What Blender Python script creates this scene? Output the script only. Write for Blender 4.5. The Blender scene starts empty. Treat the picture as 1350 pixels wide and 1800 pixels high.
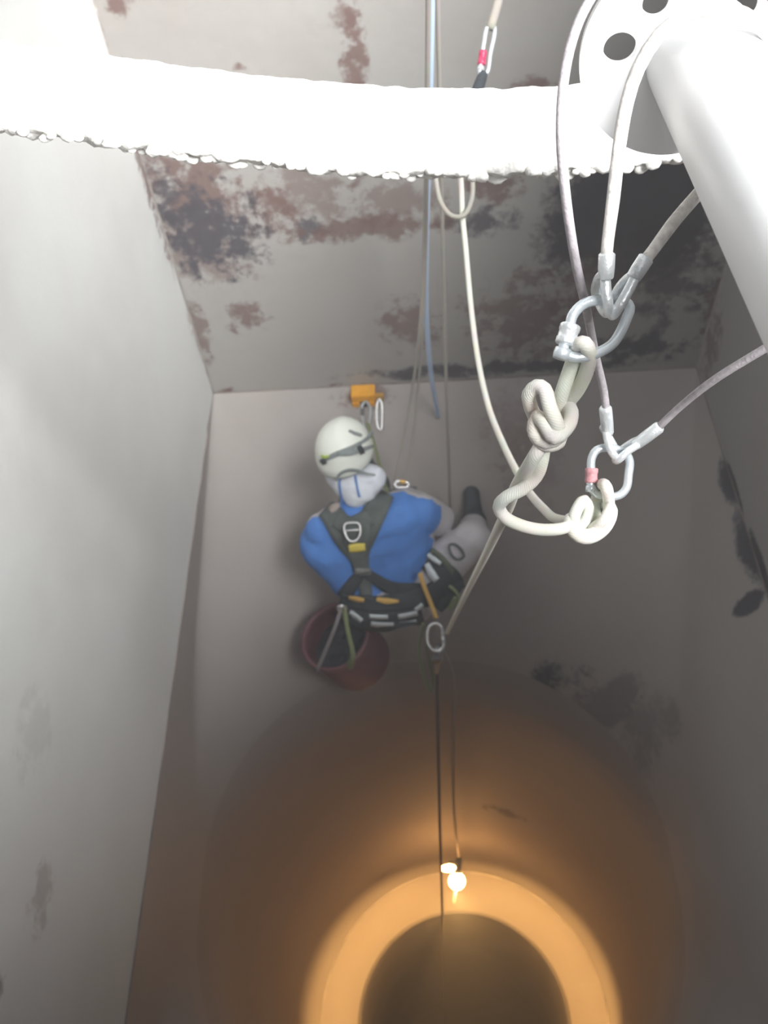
import bpy, bmesh, math, random
import numpy as np
from mathutils import Vector, Matrix, noise
from mathutils.bvhtree import BVHTree

random.seed(7)
scene = bpy.context.scene
COL = scene.collection

# ------------------------------------------------------------------ camera
# Solved from the photograph: plumb lines meet at (800,2080), the seams that run away from the lens meet at (643,-1223).
CX, CY = 675.0, 900.0
n_ = Vector((800 - CX, 2080 - CY)); d_ = Vector((643 - CX, -1223 - CY))
F = math.sqrt(-n_.dot(d_))
DOWN = Vector((n_.x, n_.y, F)).normalized()
FWD = Vector((d_.x, d_.y, F)).normalized()
RGT = DOWN.cross(FWD)


def ray(px, py):
    c = Vector(((px - CX) / F, (py - CY) / F, 1))
    return Vector((RGT.dot(c), FWD.dot(c), -DOWN.dot(c)))


def W(px, py, d): return ray(px, py) * d
def WY(px, py, y): r = ray(px, py); return r * (y / r.y)
def WX(px, py, x): r = ray(px, py); return r * (x / r.x)
def WZ(px, py, z): r = ray(px, py); return r * (z / r.z)


cam_data = bpy.data.cameras.new('camera')
cam = bpy.data.objects.new('camera', cam_data)
COL.objects.link(cam)
cam_data.sensor_fit = 'HORIZONTAL'
cam_data.sensor_width = 36.0
cam_data.lens = 36.0 * F / 1350.0
cam_data.clip_start = 0.02
cam_data.clip_end = 60
cam.matrix_world = Matrix(((RGT.x, -RGT.y, -RGT.z), (FWD.x, -FWD.y, -FWD.z), (-DOWN.x, DOWN.y, DOWN.z))).to_4x4()
cam_data.dof.use_dof = True
cam_data.dof.focus_distance = 1.05
cam_data.dof.aperture_fstop = 9.0
scene.camera = cam

# ------------------------------------------------------------------ light and exposure
world = bpy.data.worlds.new('daylight')
scene.world = world
world.use_nodes = True
bg = world.node_tree.nodes['Background']
bg.inputs[0].default_value = (0.93, 0.97, 1.0, 1)
bg.inputs[1].default_value = 0.95
sun_data = bpy.data.lights.new('sun', 'SUN')
sun_data.energy = 11.5
sun_data.angle = math.radians(38)
sun_data.color = (1.0, 1.0, 0.995)
sun = bpy.data.objects.new('sun', sun_data)
COL.objects.link(sun)
sun.rotation_mode = 'QUATERNION'
sun.rotation_quaternion = Vector((-0.52, 0.58, -0.70)).to_track_quat('-Z', 'Y')
scene.view_settings.view_transform = 'Standard'
scene.view_settings.look = 'None'
scene.view_settings.gamma = 1
scene.view_settings.use_curve_mapping = False
scene.view_settings.exposure = 0.42

# ------------------------------------------------------------------ dimensions of the hopper
Z_SEAM = -3.0
XL, XR, YB, YF, Z_TOP = -0.957, 1.281, 2.985, -0.95, 0.35
MOUTH = (Vector((-0.05, 1.02, -3.62)), 0.985)
RING = (Vector((0.112, 0.885, -7.02)), 0.98)
THROAT = (Vector((0.118, 0.915, -7.38)), 0.755)
Z_FLOOR = -14.0


def slope_z(y):      # height of the back slope of the hopper bottom
    yb = MOUTH[0].y + MOUTH[1]
    return Z_SEAM + (MOUTH[0].z - Z_SEAM) * (YB - y) / (YB - yb)


# ------------------------------------------------------------------ materials
def nmat(name):
    m = bpy.data.materials.new(name)
    m.use_nodes = True
    nt = m.node_tree
    return m, nt, nt.nodes['Principled BSDF']


def simple(name, col, rough=0.6, metal=0.0, var=0.12, scale=30, bump=0.15, bscale=None, **kw):
    m, nt, b = nmat(name)
    tc = nt.nodes.new('ShaderNodeTexCoord')
    nz = nt.nodes.new('ShaderNodeTexNoise'); nz.inputs['Scale'].default_value = scale; nz.inputs['Detail'].default_value = 4
    nt.links.new(tc.outputs['Object'], nz.inputs['Vector'])
    rp = nt.nodes.new('ShaderNodeValToRGB')
    rp.color_ramp.elements[0].position = 0.3; rp.color_ramp.elements[1].position = 0.7
    rp.color_ramp.elements[0].color = tuple(c * (1 - var) for c in col) + (1,)
    rp.color_ramp.elements[1].color = tuple(min(1, c * (1 + var)) for c in col) + (1,)
    nt.links.new(nz.outputs['Fac'], rp.inputs['Fac'])
    nt.links.new(rp.outputs['Color'], b.inputs['Base Color'])
    b.inputs['Roughness'].default_value = rough
    b.inputs['Metallic'].default_value = metal
    if bump:
        n2 = nt.nodes.new('ShaderNodeTexNoise'); n2.inputs['Scale'].default_value = bscale or scale * 4
        nt.links.new(tc.outputs['Object'], n2.inputs['Vector'])
        bp = nt.nodes.new('ShaderNodeBump'); bp.inputs['Strength'].default_value = bump; bp.inputs['Distance'].default_value = 0.01
        nt.links.new(n2.outputs['Fac'], bp.inputs['Height'])
        nt.links.new(bp.outputs['Normal'], b.inputs['Normal'])
    for k, v in kw.items():
        b.inputs[k].default_value = v
    return m


RUST = (0.150, 0.088, 0.076)
BLACK = (0.070, 0.064, 0.076)
OCHRE = (0.27, 0.22, 0.165)


def steel_paint(name, base, blobs, speckle=0.0):
    """Weathered grey paint on steel plate; blobs = rust and scorch stains, and painted mouth shade, at their own places: (centre, radii, amount, noise scale, colour)."""
    m, nt, b = nmat(name)
    N, L = nt.nodes.new, nt.links.new
    tc = N('ShaderNodeTexCoord')
    P = tc.outputs['Object']

    def math_(op, a, c, clamp=False):
        n = N('ShaderNodeMath'); n.operation = op; n.use_clamp = clamp
        for i, v in enumerate((a, c)):
            if isinstance(v, (int, float)): n.inputs[i].default_value = v
            else: L(v, n.inputs[i])
        return n.outputs[0]

    def noise_(scale, detail=5, rough=0.6, stretch=None):
        n = N('ShaderNodeTexNoise'); n.inputs['Scale'].default_value = scale
        n.inputs['Detail'].default_value = detail; n.inputs['Roughness'].default_value = rough
        if stretch:
            mp = N('ShaderNodeMapping'); mp.inputs['Scale'].default_value = stretch
            L(P, mp.inputs['Vector']); L(mp.outputs[0], n.inputs['Vector'])
        else:
            L(P, n.inputs['Vector'])
        return n.outputs['Fac']

    def mix(fac, a, c):
        n = N('ShaderNodeMix'); n.data_type = 'RGBA'
        L(fac, n.inputs['Factor'])
        for i, v in (('A', a), ('B', c)):
            s = [x for x in n.inputs if x.identifier == i + '_Color'][0]
            if isinstance(v, tuple): s.default_value = v + (1,)
            else: L(v, s)
        return [o for o in n.outputs if o.identifier == 'Result_Color'][0]

    big = noise_(1.3, 3)
    streak = noise_(2.2, 4, 0.55, (2.6, 2.6, 0.45))
    col = mix(math_('MULTIPLY_ADD', streak, 1.6, False), tuple(c * 0.84 for c in base), tuple(c * 1.08 for c in base))
    warm = math_('SUBTRACT', big, 0.42, True)
    col = mix(math_('MULTIPLY', warm, 1.4, True), col, (base[0] * 0.86, base[1] * 0.78, base[2] * 0.74))
    ns = {}
    fine = noise_(38, 4, 0.6)
    for (c, r, amt, sc, colr) in blobs:
        solid = colr == BLACK and amt > 0.96
        key = sc
        if key not in ns: ns[key] = noise_(sc, 6, 0.62)
        sub = N('ShaderNodeVectorMath'); sub.operation = 'SUBTRACT'; L(P, sub.inputs[0]); sub.inputs[1].default_value = c
        div = N('ShaderNodeVectorMath'); div.operation = 'DIVIDE'; L(sub.outputs[0], div.inputs[0]); div.inputs[1].default_value = r
        ln = N('ShaderNodeVectorMath'); ln.operation = 'LENGTH'; L(div.outputs[0], ln.inputs[0])
        inv = math_('SUBTRACT', 1.0, ln.outputs['Value'])
        inv = math_('MULTIPLY', inv, 1.5 if solid else 0.62)
        n2 = math_('ADD', math_('MULTIPLY', math_('SUBTRACT', ns[key], 0.5), 1.2 if solid else 2.4), math_('MULTIPLY', math_('SUBTRACT', fine, 0.5), 0.9))
        v = math_('ADD', inv, n2)
        v = math_('MULTIPLY', v, 2.6, True)
        inside = math_('MULTIPLY', math_('SUBTRACT', 1.25, ln.outputs['Value']), 5.0, True)
        v = math_('MULTIPLY', math_('MULTIPLY', v, inside), amt, True)
        col = mix(v, col, colr)
    if speckle:
        sp = noise_(9.0, 6, 0.7)
        v = math_('MULTIPLY', math_('SUBTRACT', sp, 0.66), 9.0, True)
        col = mix(math_('MULTIPLY', v, speckle), col, RUST)
    L(col, b.inputs['Base Color'])
    b.inputs['Roughness'].default_value = 0.62
    b.inputs['Specular IOR Level'].default_value = 0.3
    bp = N('ShaderNodeBump'); bp.inputs['Strength'].default_value = 0.25; bp.inputs['Distance'].default_value = 0.01
    L(noise_(14, 6), bp.inputs['Height']); L(bp.outputs['Normal'], b.inputs['Normal'])
    return m


def B(px, py): return tuple(WY(px, py, YB))


def rad(px, py, rx, ry, thick=0.5):      # stain half-width and half-height of rx, ry photo pixels at that place on the back wall
    a = Vector(B(px, py))
    return ((Vector(B(px + rx, py)) - a).length, thick, max(0.02, abs((Vector(B(px, py + ry)) - a).z)))


def BB(px, py, rx, ry, amt=0.9, sc=9, col=RUST):
    return (B(px, py), rad(px, py, rx, ry), amt, sc, col)


def SL(px, py, rx, ry, amt=0.9, sc=9, col=RUST):   # on the back slope
    r = ray(px, py)
    k = (MOUTH[0].z - Z_SEAM) / (YB - MOUTH[0].y - MOUTH[1])
    t = (-(Z_SEAM + k * YB)) / (k * r.y - r.z) if False else (Z_SEAM + k * YB) / (r.z + k * r.y)
    p = r * t
    return (tuple(p), (rx * t / F, ry * t / F * 1.6, 0.4), amt, sc, col)


BASE = (0.335, 0.322, 0.306)
back_blobs = [
    BB(340, 340, 110, 95, 0.85, 11, RUST), BB(540, 340, 80, 60, 0.6, 13, RUST), BB(480, 365, 40, 50, 0.85, 13, RUST), BB(350, 440, 110, 80, 0.55, 9, RUST),
    BB(370, 410, 105, 85, 0.95, 13, BLACK), BB(300, 350, 40, 60, 0.8, 13, BLACK),
    BB(560, 405, 60, 22, 0.85, 11, BLACK), BB(660, 400, 190, 26, 0.8, 9, RUST),
    BB(850, 390, 70, 26, 0.85, 11, BLACK), BB(1120, 375, 185, 140, 0.97, 4, BLACK),
    BB(1010, 380, 50, 20, 0.9, 9, BLACK), BB(1170, 480, 110, 90, 0.8, 9, (0.07, 0.055, 0.06)),
    BB(620, 90, 26, 80, 0.9, 13, RUST), BB(600, 30, 30, 30, 0.6, 13, RUST), BB(210, 8, 32, 26, 0.9, 13, RUST),
    BB(420, 115, 14, 10, 0.9, 13, RUST), BB(860, 330, 60, 30, 0.8, 13, RUST), BB(940, 155, 40, 22, 0.85, 13, RUST),
    BB(700, 350, 90, 60, 0.6, 13, RUST), BB(920, 560, 110, 80, 0.7, 13, RUST), BB(430, 560, 45, 28, 0.8, 13, RUST),
    BB(720, 570, 60, 50, 0.7, 13, RUST), BB(1040, 500, 90, 60, 0.6, 13, RUST),
    BB(1110, 612, 110, 26, 0.95, 9, BLACK), BB(880, 648, 260, 13, 0.9, 7, BLACK),
    BB(395, 690, 26, 11, 0.95, 13, RUST), BB(620, 688, 62, 15, 0.98, 7, RUST), BB(890, 690, 40, 16, 0.7, 13, RUST),
    BB(1270, 530, 40, 60, 0.8, 13, RUST), BB(350, 580, 18, 60, 0.7, 13, RUST), BB(345, 640, 18, 80, 0.5, 9, OCHRE),
]
k_ = Vector
left_blobs = [
    (tuple(WX(262, 330, XL)), (0.5, 0.06, 0.34), 0.85, 11, RUST),
    (tuple(WX(330, 520, XL)), (0.5, 0.10, 0.5), 0.7, 9, OCHRE),
    (tuple(WX(350, 600, XL)), (0.5, 0.04, 0.25), 0.7, 11, RUST),
    (tuple(WX(372, 740, XL)), (0.5, 0.22, 0.05), 0.95, 13, RUST),
    (tuple(WX(75, 1570, XL)), (0.5, 0.10, 0.07), 0.4, 13, (0.2, 0.13, 0.12)),
    (tuple(WX(5, 1730, XL)), (0.5, 0.04, 0.03), 0.6, 13, (0.07, 0.06, 0.06)),
    (tuple(WX(60, 1290, XL)), (0.5, 0.12, 0.10), 0.2, 13, (0.25, 0.25, 0.23)),
]
right_blobs = [
    (tuple(WX(1290, 860, XR)), (0.5, 0.16, 0.05), 0.97, 9, BLACK),
    (tuple(WX(1335, 990, XR)), (0.5, 0.18, 0.05), 0.97, 9, BLACK),
    (tuple(WX(1250, 600, XR)), (0.5, 0.10, 0.20), 0.7, 13, RUST),
]
slope_blobs = [
    SL(955, 1158, 50, 18, 0.97, 5, BLACK), SL(990, 1180, 60, 18, 0.8, 5, (0.09, 0.08, 0.08)), SL(1060, 1225, 70, 22, 0.6, 4, (0.11, 0.10, 0.095)), SL(1140, 1310, 40, 40, 0.45, 4, (0.11, 0.10, 0.095)),  # weaker grey ones at the end paint in shade along the mouth edge
    SL(890, 1180, 30, 16, 0.9, 9, BLACK), SL(900, 770, 60, 50, 0.35, 13, RUST), SL(640, 700, 55, 12, 0.8, 9, RUST),
    SL(1340, 1040, 25, 120, 0.9, 9, BLACK), (tuple(WZ(1286, 855, -3.04)), (0.045, 0.16, 0.08), 0.97, 7, BLACK), (tuple(WZ(1318, 965, -3.05)), (0.05, 0.24, 0.10), 0.97, 7, BLACK), (tuple(WZ(1318, 1062, -3.08)), (0.09, 0.05, 0.10), 0.97, 9, BLACK), SL(1310, 1062, 45, 14, 0.9, 9, BLACK), SL(930, 820, 60, 50, 0.3, 13, RUST),
]
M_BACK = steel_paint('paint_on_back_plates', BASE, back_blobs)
M_LEFT = steel_paint('daylit_paint_on_left_plate', (0.575, 0.58, 0.57), left_blobs)  # same plate paint, lightened to carry the daylight on this side
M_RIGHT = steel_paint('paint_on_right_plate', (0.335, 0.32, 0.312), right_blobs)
M_SLOPE = steel_paint('paint_on_hopper_bottom', (0.33, 0.303, 0.289), slope_blobs)
M_PIPE = steel_paint('shaded_paint_in_chute', (0.285, 0.255, 0.242), [  # hopper paint darkened: shade of the deeper chute put into the colour
    (tuple(WY(885, 1440, 1.80)), (0.14, 0.5, 0.09), 0.8, 9, (0.05, 0.04, 0.04)),
    (tuple(WY(675, 1590, 1.55)), (0.08, 0.3, 0.06), 0.8, 9, (0.06, 0.04, 0.03))])
M_DARKPIPE = simple('shade_dark_lining', (0.12, 0.105, 0.098), 0.9, 0, 0.2, 3)  # darkness beyond the lamp's reach put into the lining colour
M_WELD = simple('weld_bead', (0.30, 0.27, 0.25), 0.6, 0, 0.35, 9, 0.5, 60)
M_WELDRUST = simple('rusty_weld_bead', (0.20, 0.155, 0.14), 0.7, 0, 0.55, 5, 0.5, 60)
M_CRUST = simple('white_lime_crust', (0.93, 0.92, 0.885), 0.85, 0, 0.03, 18, 0.6, 55)
M_WHITESTEEL = simple('white_painted_steel', (0.96, 0.965, 0.97), 0.4, 0, 0.02, 12, 0.05, 30)
M_WIRE = simple('grey_coated_wire_sling', (0.42, 0.385, 0.41), 0.6, 0, 0.15, 120, 0.15, 300)
M_WIREPALE = simple('dusty_coated_wire_sling', (0.78, 0.75, 0.71), 0.65, 0, 0.2, 120, 0.15, 300)
M_ALU = simple('aluminium_ferrule', (0.80, 0.83, 0.85), 0.38, 0.55, 0.08, 60, 0.15)
M_ZINC = simple('zinc_plated_steel', (0.72, 0.78, 0.82), 0.33, 0.55, 0.1, 50, 0.1)
M_PINK = simple('faded_red_sleeve', (0.56, 0.27, 0.29), 0.5, 0, 0.15, 90)
M_RED = simple('red_sleeve', (0.55, 0.03, 0.10), 0.4, 0, 0.1, 60)


def rope_mat(name, col):
    m, nt, b = nmat(name)
    tc = nt.nodes.new('ShaderNodeTexCoord')
    mp = nt.nodes.new('ShaderNodeMapping'); mp.inputs['Scale'].default_value = (1, 1, 1)
    nt.links.new(tc.outputs['UV'], mp.inputs['Vector'])
    wv = nt.nodes.new('ShaderNodeTexWave'); wv.wave_type = 'BANDS'; wv.bands_direction = 'DIAGONAL'
    wv.inputs['Scale'].default_value = 1.0; wv.inputs['Distortion'].default_value = 0.6
    nt.links.new(mp.outputs[0], wv.inputs['Vector'])
    rp = nt.nodes.new('ShaderNodeValToRGB')
    rp.color_ramp.elements[0].color = tuple(c * 0.95 for c in col) + (1,)
    rp.color_ramp.elements[1].color = tuple(col) + (1,)
    nt.links.new(wv.outputs['Fac'], rp.inputs['Fac'])
    nz = nt.nodes.new('ShaderNodeTexNoise'); nz.inputs['Scale'].default_value = 25
    nt.links.new(tc.outputs['Object'], nz.inputs['Vector'])
    mx = nt.nodes.new('ShaderNodeMix'); mx.data_type = 'RGBA'; mx.blend_type = 'MULTIPLY'
    mx.inputs['Factor'].default_value = 0.25
    s = {i.identifier: i for i in mx.inputs}
    nt.links.new(rp.outputs[0], s['A_Color']); nt.links.new(nz.outputs['Color'], s['B_Color'])
    nt.links.new([o for o in mx.outputs if o.identifier == 'Result_Color'][0], b.inputs['Base Color'])
    b.inputs['Roughness'].default_value = 0.85
    bp = nt.nodes.new('ShaderNodeBump'); bp.inputs['Strength'].default_value = 0.15; bp.inputs['Distance'].default_value = 0.002
    nt.links.new(wv.outputs['Fac'], bp.inputs['Height']); nt.links.new(bp.outputs[0], b.inputs['Normal'])
    return m


M_ROPE = rope_mat('cream_kernmantle_rope', (0.90, 0.88, 0.79))
M_ROPEGREY = rope_mat('dusty_grey_rope', (0.40, 0.37, 0.33))
M_ROPEDARK = rope_mat('dark_rope', (0.10, 0.085, 0.075))
M_ROPEBLUE = rope_mat('pale_blue_rope', (0.58, 0.72, 0.95))
M_CORDGREEN = rope_mat('green_cord', (0.23, 0.27, 0.13))
M_CORDGREY = rope_mat('grey_cord', (0.30, 0.28, 0.28))
M_ORANGE = simple('orange_anodised_metal', (0.85, 0.40, 0.03), 0.5, 0.0, 0.08, 40)
M_GOLD = simple('gold_anodised_metal', (0.66, 0.40, 0.10), 0.35, 0.4, 0.08, 40)
M_YELLOW = simple('yellow_tag', (0.72, 0.58, 0.10), 0.6, 0, 0.06, 40)
M_YELLOWSTRAP = simple('ochre_webbing', (0.60, 0.37, 0.10), 0.8, 0, 0.1, 90)
M_SILVER = simple('bare_aluminium', (0.72, 0.72, 0.73), 0.3, 0.8, 0.05, 60)
M_DARKMETAL = simple('dark_gunmetal', (0.12, 0.12, 0.125), 0.4, 0.6, 0.1, 60)
M_BLUESUIT = simple('blue_coverall_fabric', (0.075, 0.225, 0.62), 0.8, 0, 0.10, 9, 0.35, 26)
M_WHITESUIT = simple('shaded_white_coverall_fabric', (0.50, 0.475, 0.50), 0.85, 0, 0.08, 9, 0.35, 26)  # white fabric with the lilac of shade put into its colour
M_HOOD = simple('white_hood_fabric', (0.72, 0.75, 0.82), 0.85, 0, 0.05, 14, 0.35, 40)
M_BLUETAPE = simple('blue_seam_tape', (0.13, 0.26, 0.60), 0.7, 0, 0.05, 30)
M_HELMET = simple('white_helmet_plastic', (0.82, 0.85, 0.78), 0.35, 0, 0.03, 12, 0.0)
M_GREYBAND = simple('grey_elastic_band', (0.23, 0.26, 0.26), 0.8, 0, 0.1, 80)
M_LIME = simple('lime_plastic', (0.45, 0.58, 0.10), 0.5, 0, 0.05, 50)
M_BLACKP = simple('black_plastic', (0.035, 0.04, 0.045), 0.55, 0, 0.1, 50)
M_HARNESS = simple('grey_green_webbing', (0.085, 0.10, 0.098), 0.9, 0, 0.25, 22, 0.3, 120)
M_HARNESSB = simple('black_padded_webbing', (0.035, 0.042, 0.05), 0.9, 0, 0.2, 30, 0.3, 120)
M_REFLECT = simple('silver_reflective_tape', (0.60, 0.65, 0.68), 0.5, 0.1, 0.1, 40)
M_BOOT = simple('black_rubber_boot', (0.05, 0.058, 0.072), 0.6, 0, 0.15, 30)
M_GLOVE = simple('grey_work_glove', (0.16, 0.16, 0.17), 0.85, 0, 0.15, 30)
M_SKIN = simple('skin', (0.48, 0.30, 0.22), 0.55, 0, 0.05, 20)
M_EYE = simple('eye', (0.75, 0.73, 0.70), 0.2, 0, 0.02, 20, 0)
M_LIP = simple('lip', (0.40, 0.19, 0.16), 0.5, 0, 0.05, 20, 0)
M_BUCKET = simple('maroon_plastic', (0.13, 0.045, 0.055), 0.55, 0, 0.15, 12)
M_NAVY = simple('dark_navy_cloth', (0.022, 0.022, 0.035), 0.8, 0, 0.3, 18, 0.5, 40)
M_STEELGREY = simple('grey_steel', (0.35, 0.36, 0.37), 0.45, 0.6, 0.1, 40)


# ------------------------------------------------------------------ helpers
def link(name, me, mat, parent=None, smooth=True):
    o = bpy.data.objects.new(name, me)
    if mat is not None and not me.materials: me.materials.append(mat)
    COL.objects.link(o)
    if parent is not None:
        o.parent = parent
        o.matrix_parent_inverse = Matrix.Translation(-parent.location)
    if smooth:
        me.polygons.foreach_set('use_smooth', [True] * len(me.polygons))
    return o


def from_bm(name, bm, mat, parent=None, smooth=True):
    me = bpy.data.meshes.new(name)
    bmesh.ops.recalc_face_normals(bm, faces=bm.faces)
    bm.to_mesh(me); bm.free()
    return link(name, me, mat, parent, smooth)


def tag(o, label=None, cat=None, group=None, kind=None):
    for k, v in (('label', label), ('category', cat), ('group', group), ('kind', kind)):
        if v: o[k] = v
    return o


def empty(name, loc, label=None, cat=None, group=None, kind=None):
    o = bpy.data.objects.new(name, None)
    COL.objects.link(o)
    o.empty_display_size = 0.05
    o.location = loc
    return tag(o, label, cat, group, kind)


def smooth_path(pts, step=0.01, closed=False, vals=None):
    """Catmull-Rom through pts; vals (one per point) interpolated alongside."""
    P = [Vector(p) for p in pts]; n = len(P)
    out, ov = [], []
    segs = n if closed else n - 1
    for i in range(segs):
        p1, p2 = P[i], P[(i + 1) % n]
        p0 = P[(i - 1) % n] if closed or i > 0 else p1 * 2 - p2
        p3 = P[(i + 2) % n] if closed or i + 2 < n else p2 * 2 - p1
        # centripetal
        t01 = max(1e-6, (p1 - p0).length) ** 0.5; t12 = max(1e-6, (p2 - p1).length) ** 0.5; t23 = max(1e-6, (p3 - p2).length) ** 0.5
        m1 = (p2 - p1) + t12 * ((p1 - p0) / t01 - (p2 - p0) / (t01 + t12))
        m2 = (p2 - p1) + t12 * ((p3 - p2) / t23 - (p3 - p1) / (t12 + t23))
        k = max(2, min(400, int((p2 - p1).length / step)))
        for j in range(k):
            t = j / k
            h00 = 2 * t**3 - 3 * t**2 + 1; h10 = t**3 - 2 * t**2 + t; h01 = -2 * t**3 + 3 * t**2; h11 = t**3 - t**2
            out.append(p1 * h00 + m1 * h10 + p2 * h01 + m2 * h11)
            if vals: ov.append(vals[i] * (1 - t) + vals[(i + 1) % n] * t)
    if not closed:
        out.append(P[-1])
        if vals: ov.append(vals[-1])
    return (out, ov) if vals else out


def tube_geo(bm, pts, r, seg=10, closed=False, uvscale=None, flat=None):
    """Sweep a circle (or a flattened one) along pts into bm. r: number or one per point."""
    n = len(pts)
    R = r if isinstance(r, (list, tuple)) else [r] * n
    tans = []
    for i in range(n):
        a = pts[(i - 1) % n] if closed or i > 0 else pts[0]
        b = pts[(i + 1) % n] if closed or i < n - 1 else pts[-1]
        t = (b - a)
        tans.append(t.normalized() if t.length > 1e-9 else Vector((0, 0, 1)))
    ref = Vector((0.31, -0.8, 0.52))
    u = (ref - tans[0] * ref.dot(tans[0])).normalized()
    rings = []; L = 0; uvl = bm.loops.layers.uv.verify()
    lens = []
    for i in range(n):
        if i: L += (pts[i] - pts[i - 1]).length
        lens.append(L)
        u = (u - tans[i] * u.dot(tans[i])).normalized()
        v = tans[i].cross(u)
        rings.append([bm.verts.new(pts[i] + (u * math.cos(2 * math.pi * k / seg) + v * math.sin(2 * math.pi * k / seg)) * R[i]) for k in range(seg)])
    m = n if closed else n - 1
    shift = 0
    if closed:      # line the last ring up with the first
        best = 1e9
        for s in range(seg):
            dd = sum((rings[-1][k].co - rings[0][(k + s) % seg].co).length for k in range(seg))
            if dd < best: best, shift = dd, s
    sc = 1.0 / (R[0] * 0.6)
    for i in range(m):
        j = (i + 1) % n; sh = shift if j == 0 else 0
        for k in range(seg):
            f = bm.faces.new((rings[i][k], rings[i][(k + 1) % seg], rings[j][(k + 1 + sh) % seg], rings[j][(k + sh) % seg]))
            la = lens[i] * sc; lb = (lens[j] if j else lens[i] + 0.01) * sc
            for lp, (uu, vv) in zip(f.loops, ((k / seg * 6, la), ((k + 1) / seg * 6, la), ((k + 1) / seg * 6, lb), (k / seg * 6, lb))):
                lp[uvl].uv = (uu, vv)
    if not closed:
        for rg, p in ((rings[0], pts[0] - tans[0] * R[0] * 0.4), (rings[-1], pts[-1] + tans[-1] * R[-1] * 0.4)):
            c = bm.verts.new(p)
            for k in range(seg): bm.faces.new((rg[k], rg[(k + 1) % seg], c))


def tube(name, pts, r, mat, parent=None, seg=10, closed=False, step=0.01, raw=False):
    bm = bmesh.new()
    if isinstance(r, (list, tuple)): P, R = smooth_path(pts, step, closed, list(r))
    else: P, R = (([Vector(p) for p in pts] if raw else smooth_path(pts, step, closed)), r)
    tube_geo(bm, P, R, seg, closed)
    return from_bm(name, bm, mat, parent)


def frame_from(z, x=None):
    z = Vector(z).normalized()
    x = Vector(x) if x is not None else (Vector((1, 0, 0)) if abs(z.x) < 0.9 else Vector((0, 1, 0)))
    x = (x - z * x.dot(z)).normalized()
    y = z.cross(x)
    return Matrix((x, y, z)).transposed()


def lathe_geo(bm, prof, origin, axis, seg=32, xref=None):
    """prof: list of (radius, height) along axis."""
    M = frame_from(axis, xref); o = Vector(origin); rings = []
    for (r, h) in prof:
        if r < 1e-6: rings.append([bm.verts.new(o + M @ Vector((0, 0, h)))])
        else: rings.append([bm.verts.new(o + M @ Vector((r * math.cos(2 * math.pi * k / seg), r * math.sin(2 * math.pi * k / seg), h))) for k in range(seg)])
    for a, b in zip(rings, rings[1:]):
        for k in range(seg):
            if len(a) == 1 and len(b) == 1: continue
            if len(a) == 1: bm.faces.new((a[0], b[k], b[(k + 1) % seg]))
            elif len(b) == 1: bm.faces.new((a[k], a[(k + 1) % seg], b[0]))
            else: bm.faces.new((a[k], a[(k + 1) % seg], b[(k + 1) % seg], b[k]))


def lathe(name, prof, origin, axis, mat, parent=None, seg=32):
    bm = bmesh.new(); lathe_geo(bm, prof, origin, axis, seg)
    return from_bm(name, bm, mat, parent)


def box_geo(bm, c, size, M=None, bevel=0.0):
    M = M or Matrix.Identity(3)
    r = bmesh.ops.create_cube(bm, size=1.0)
    vs = r['verts']
    for v in vs: v.co = Vector((v.co.x * size[0], v.co.y * size[1], v.co.z * size[2]))
    if bevel:
        es = list({e for v in vs for e in v.link_edges})
        g = bmesh.ops.bevel(bm, geom=es, offset=bevel, segments=2, affect='EDGES')
        vs = list({v for f in g['faces'] for v in f.verts} | {v for v in vs if v.is_valid})
    for v in vs: v.co = Vector(c) + M @ v.co


def box(name, c, size, mat, parent=None, M=None, bevel=0.003):
    bm = bmesh.new(); box_geo(bm, c, size, M, bevel)
    return from_bm(name, bm, mat, parent, smooth=False)


def bvh_of(o):
    dg = bpy.context.evaluated_depsgraph_get()
    return BVHTree.FromObject(o, dg)


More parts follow.
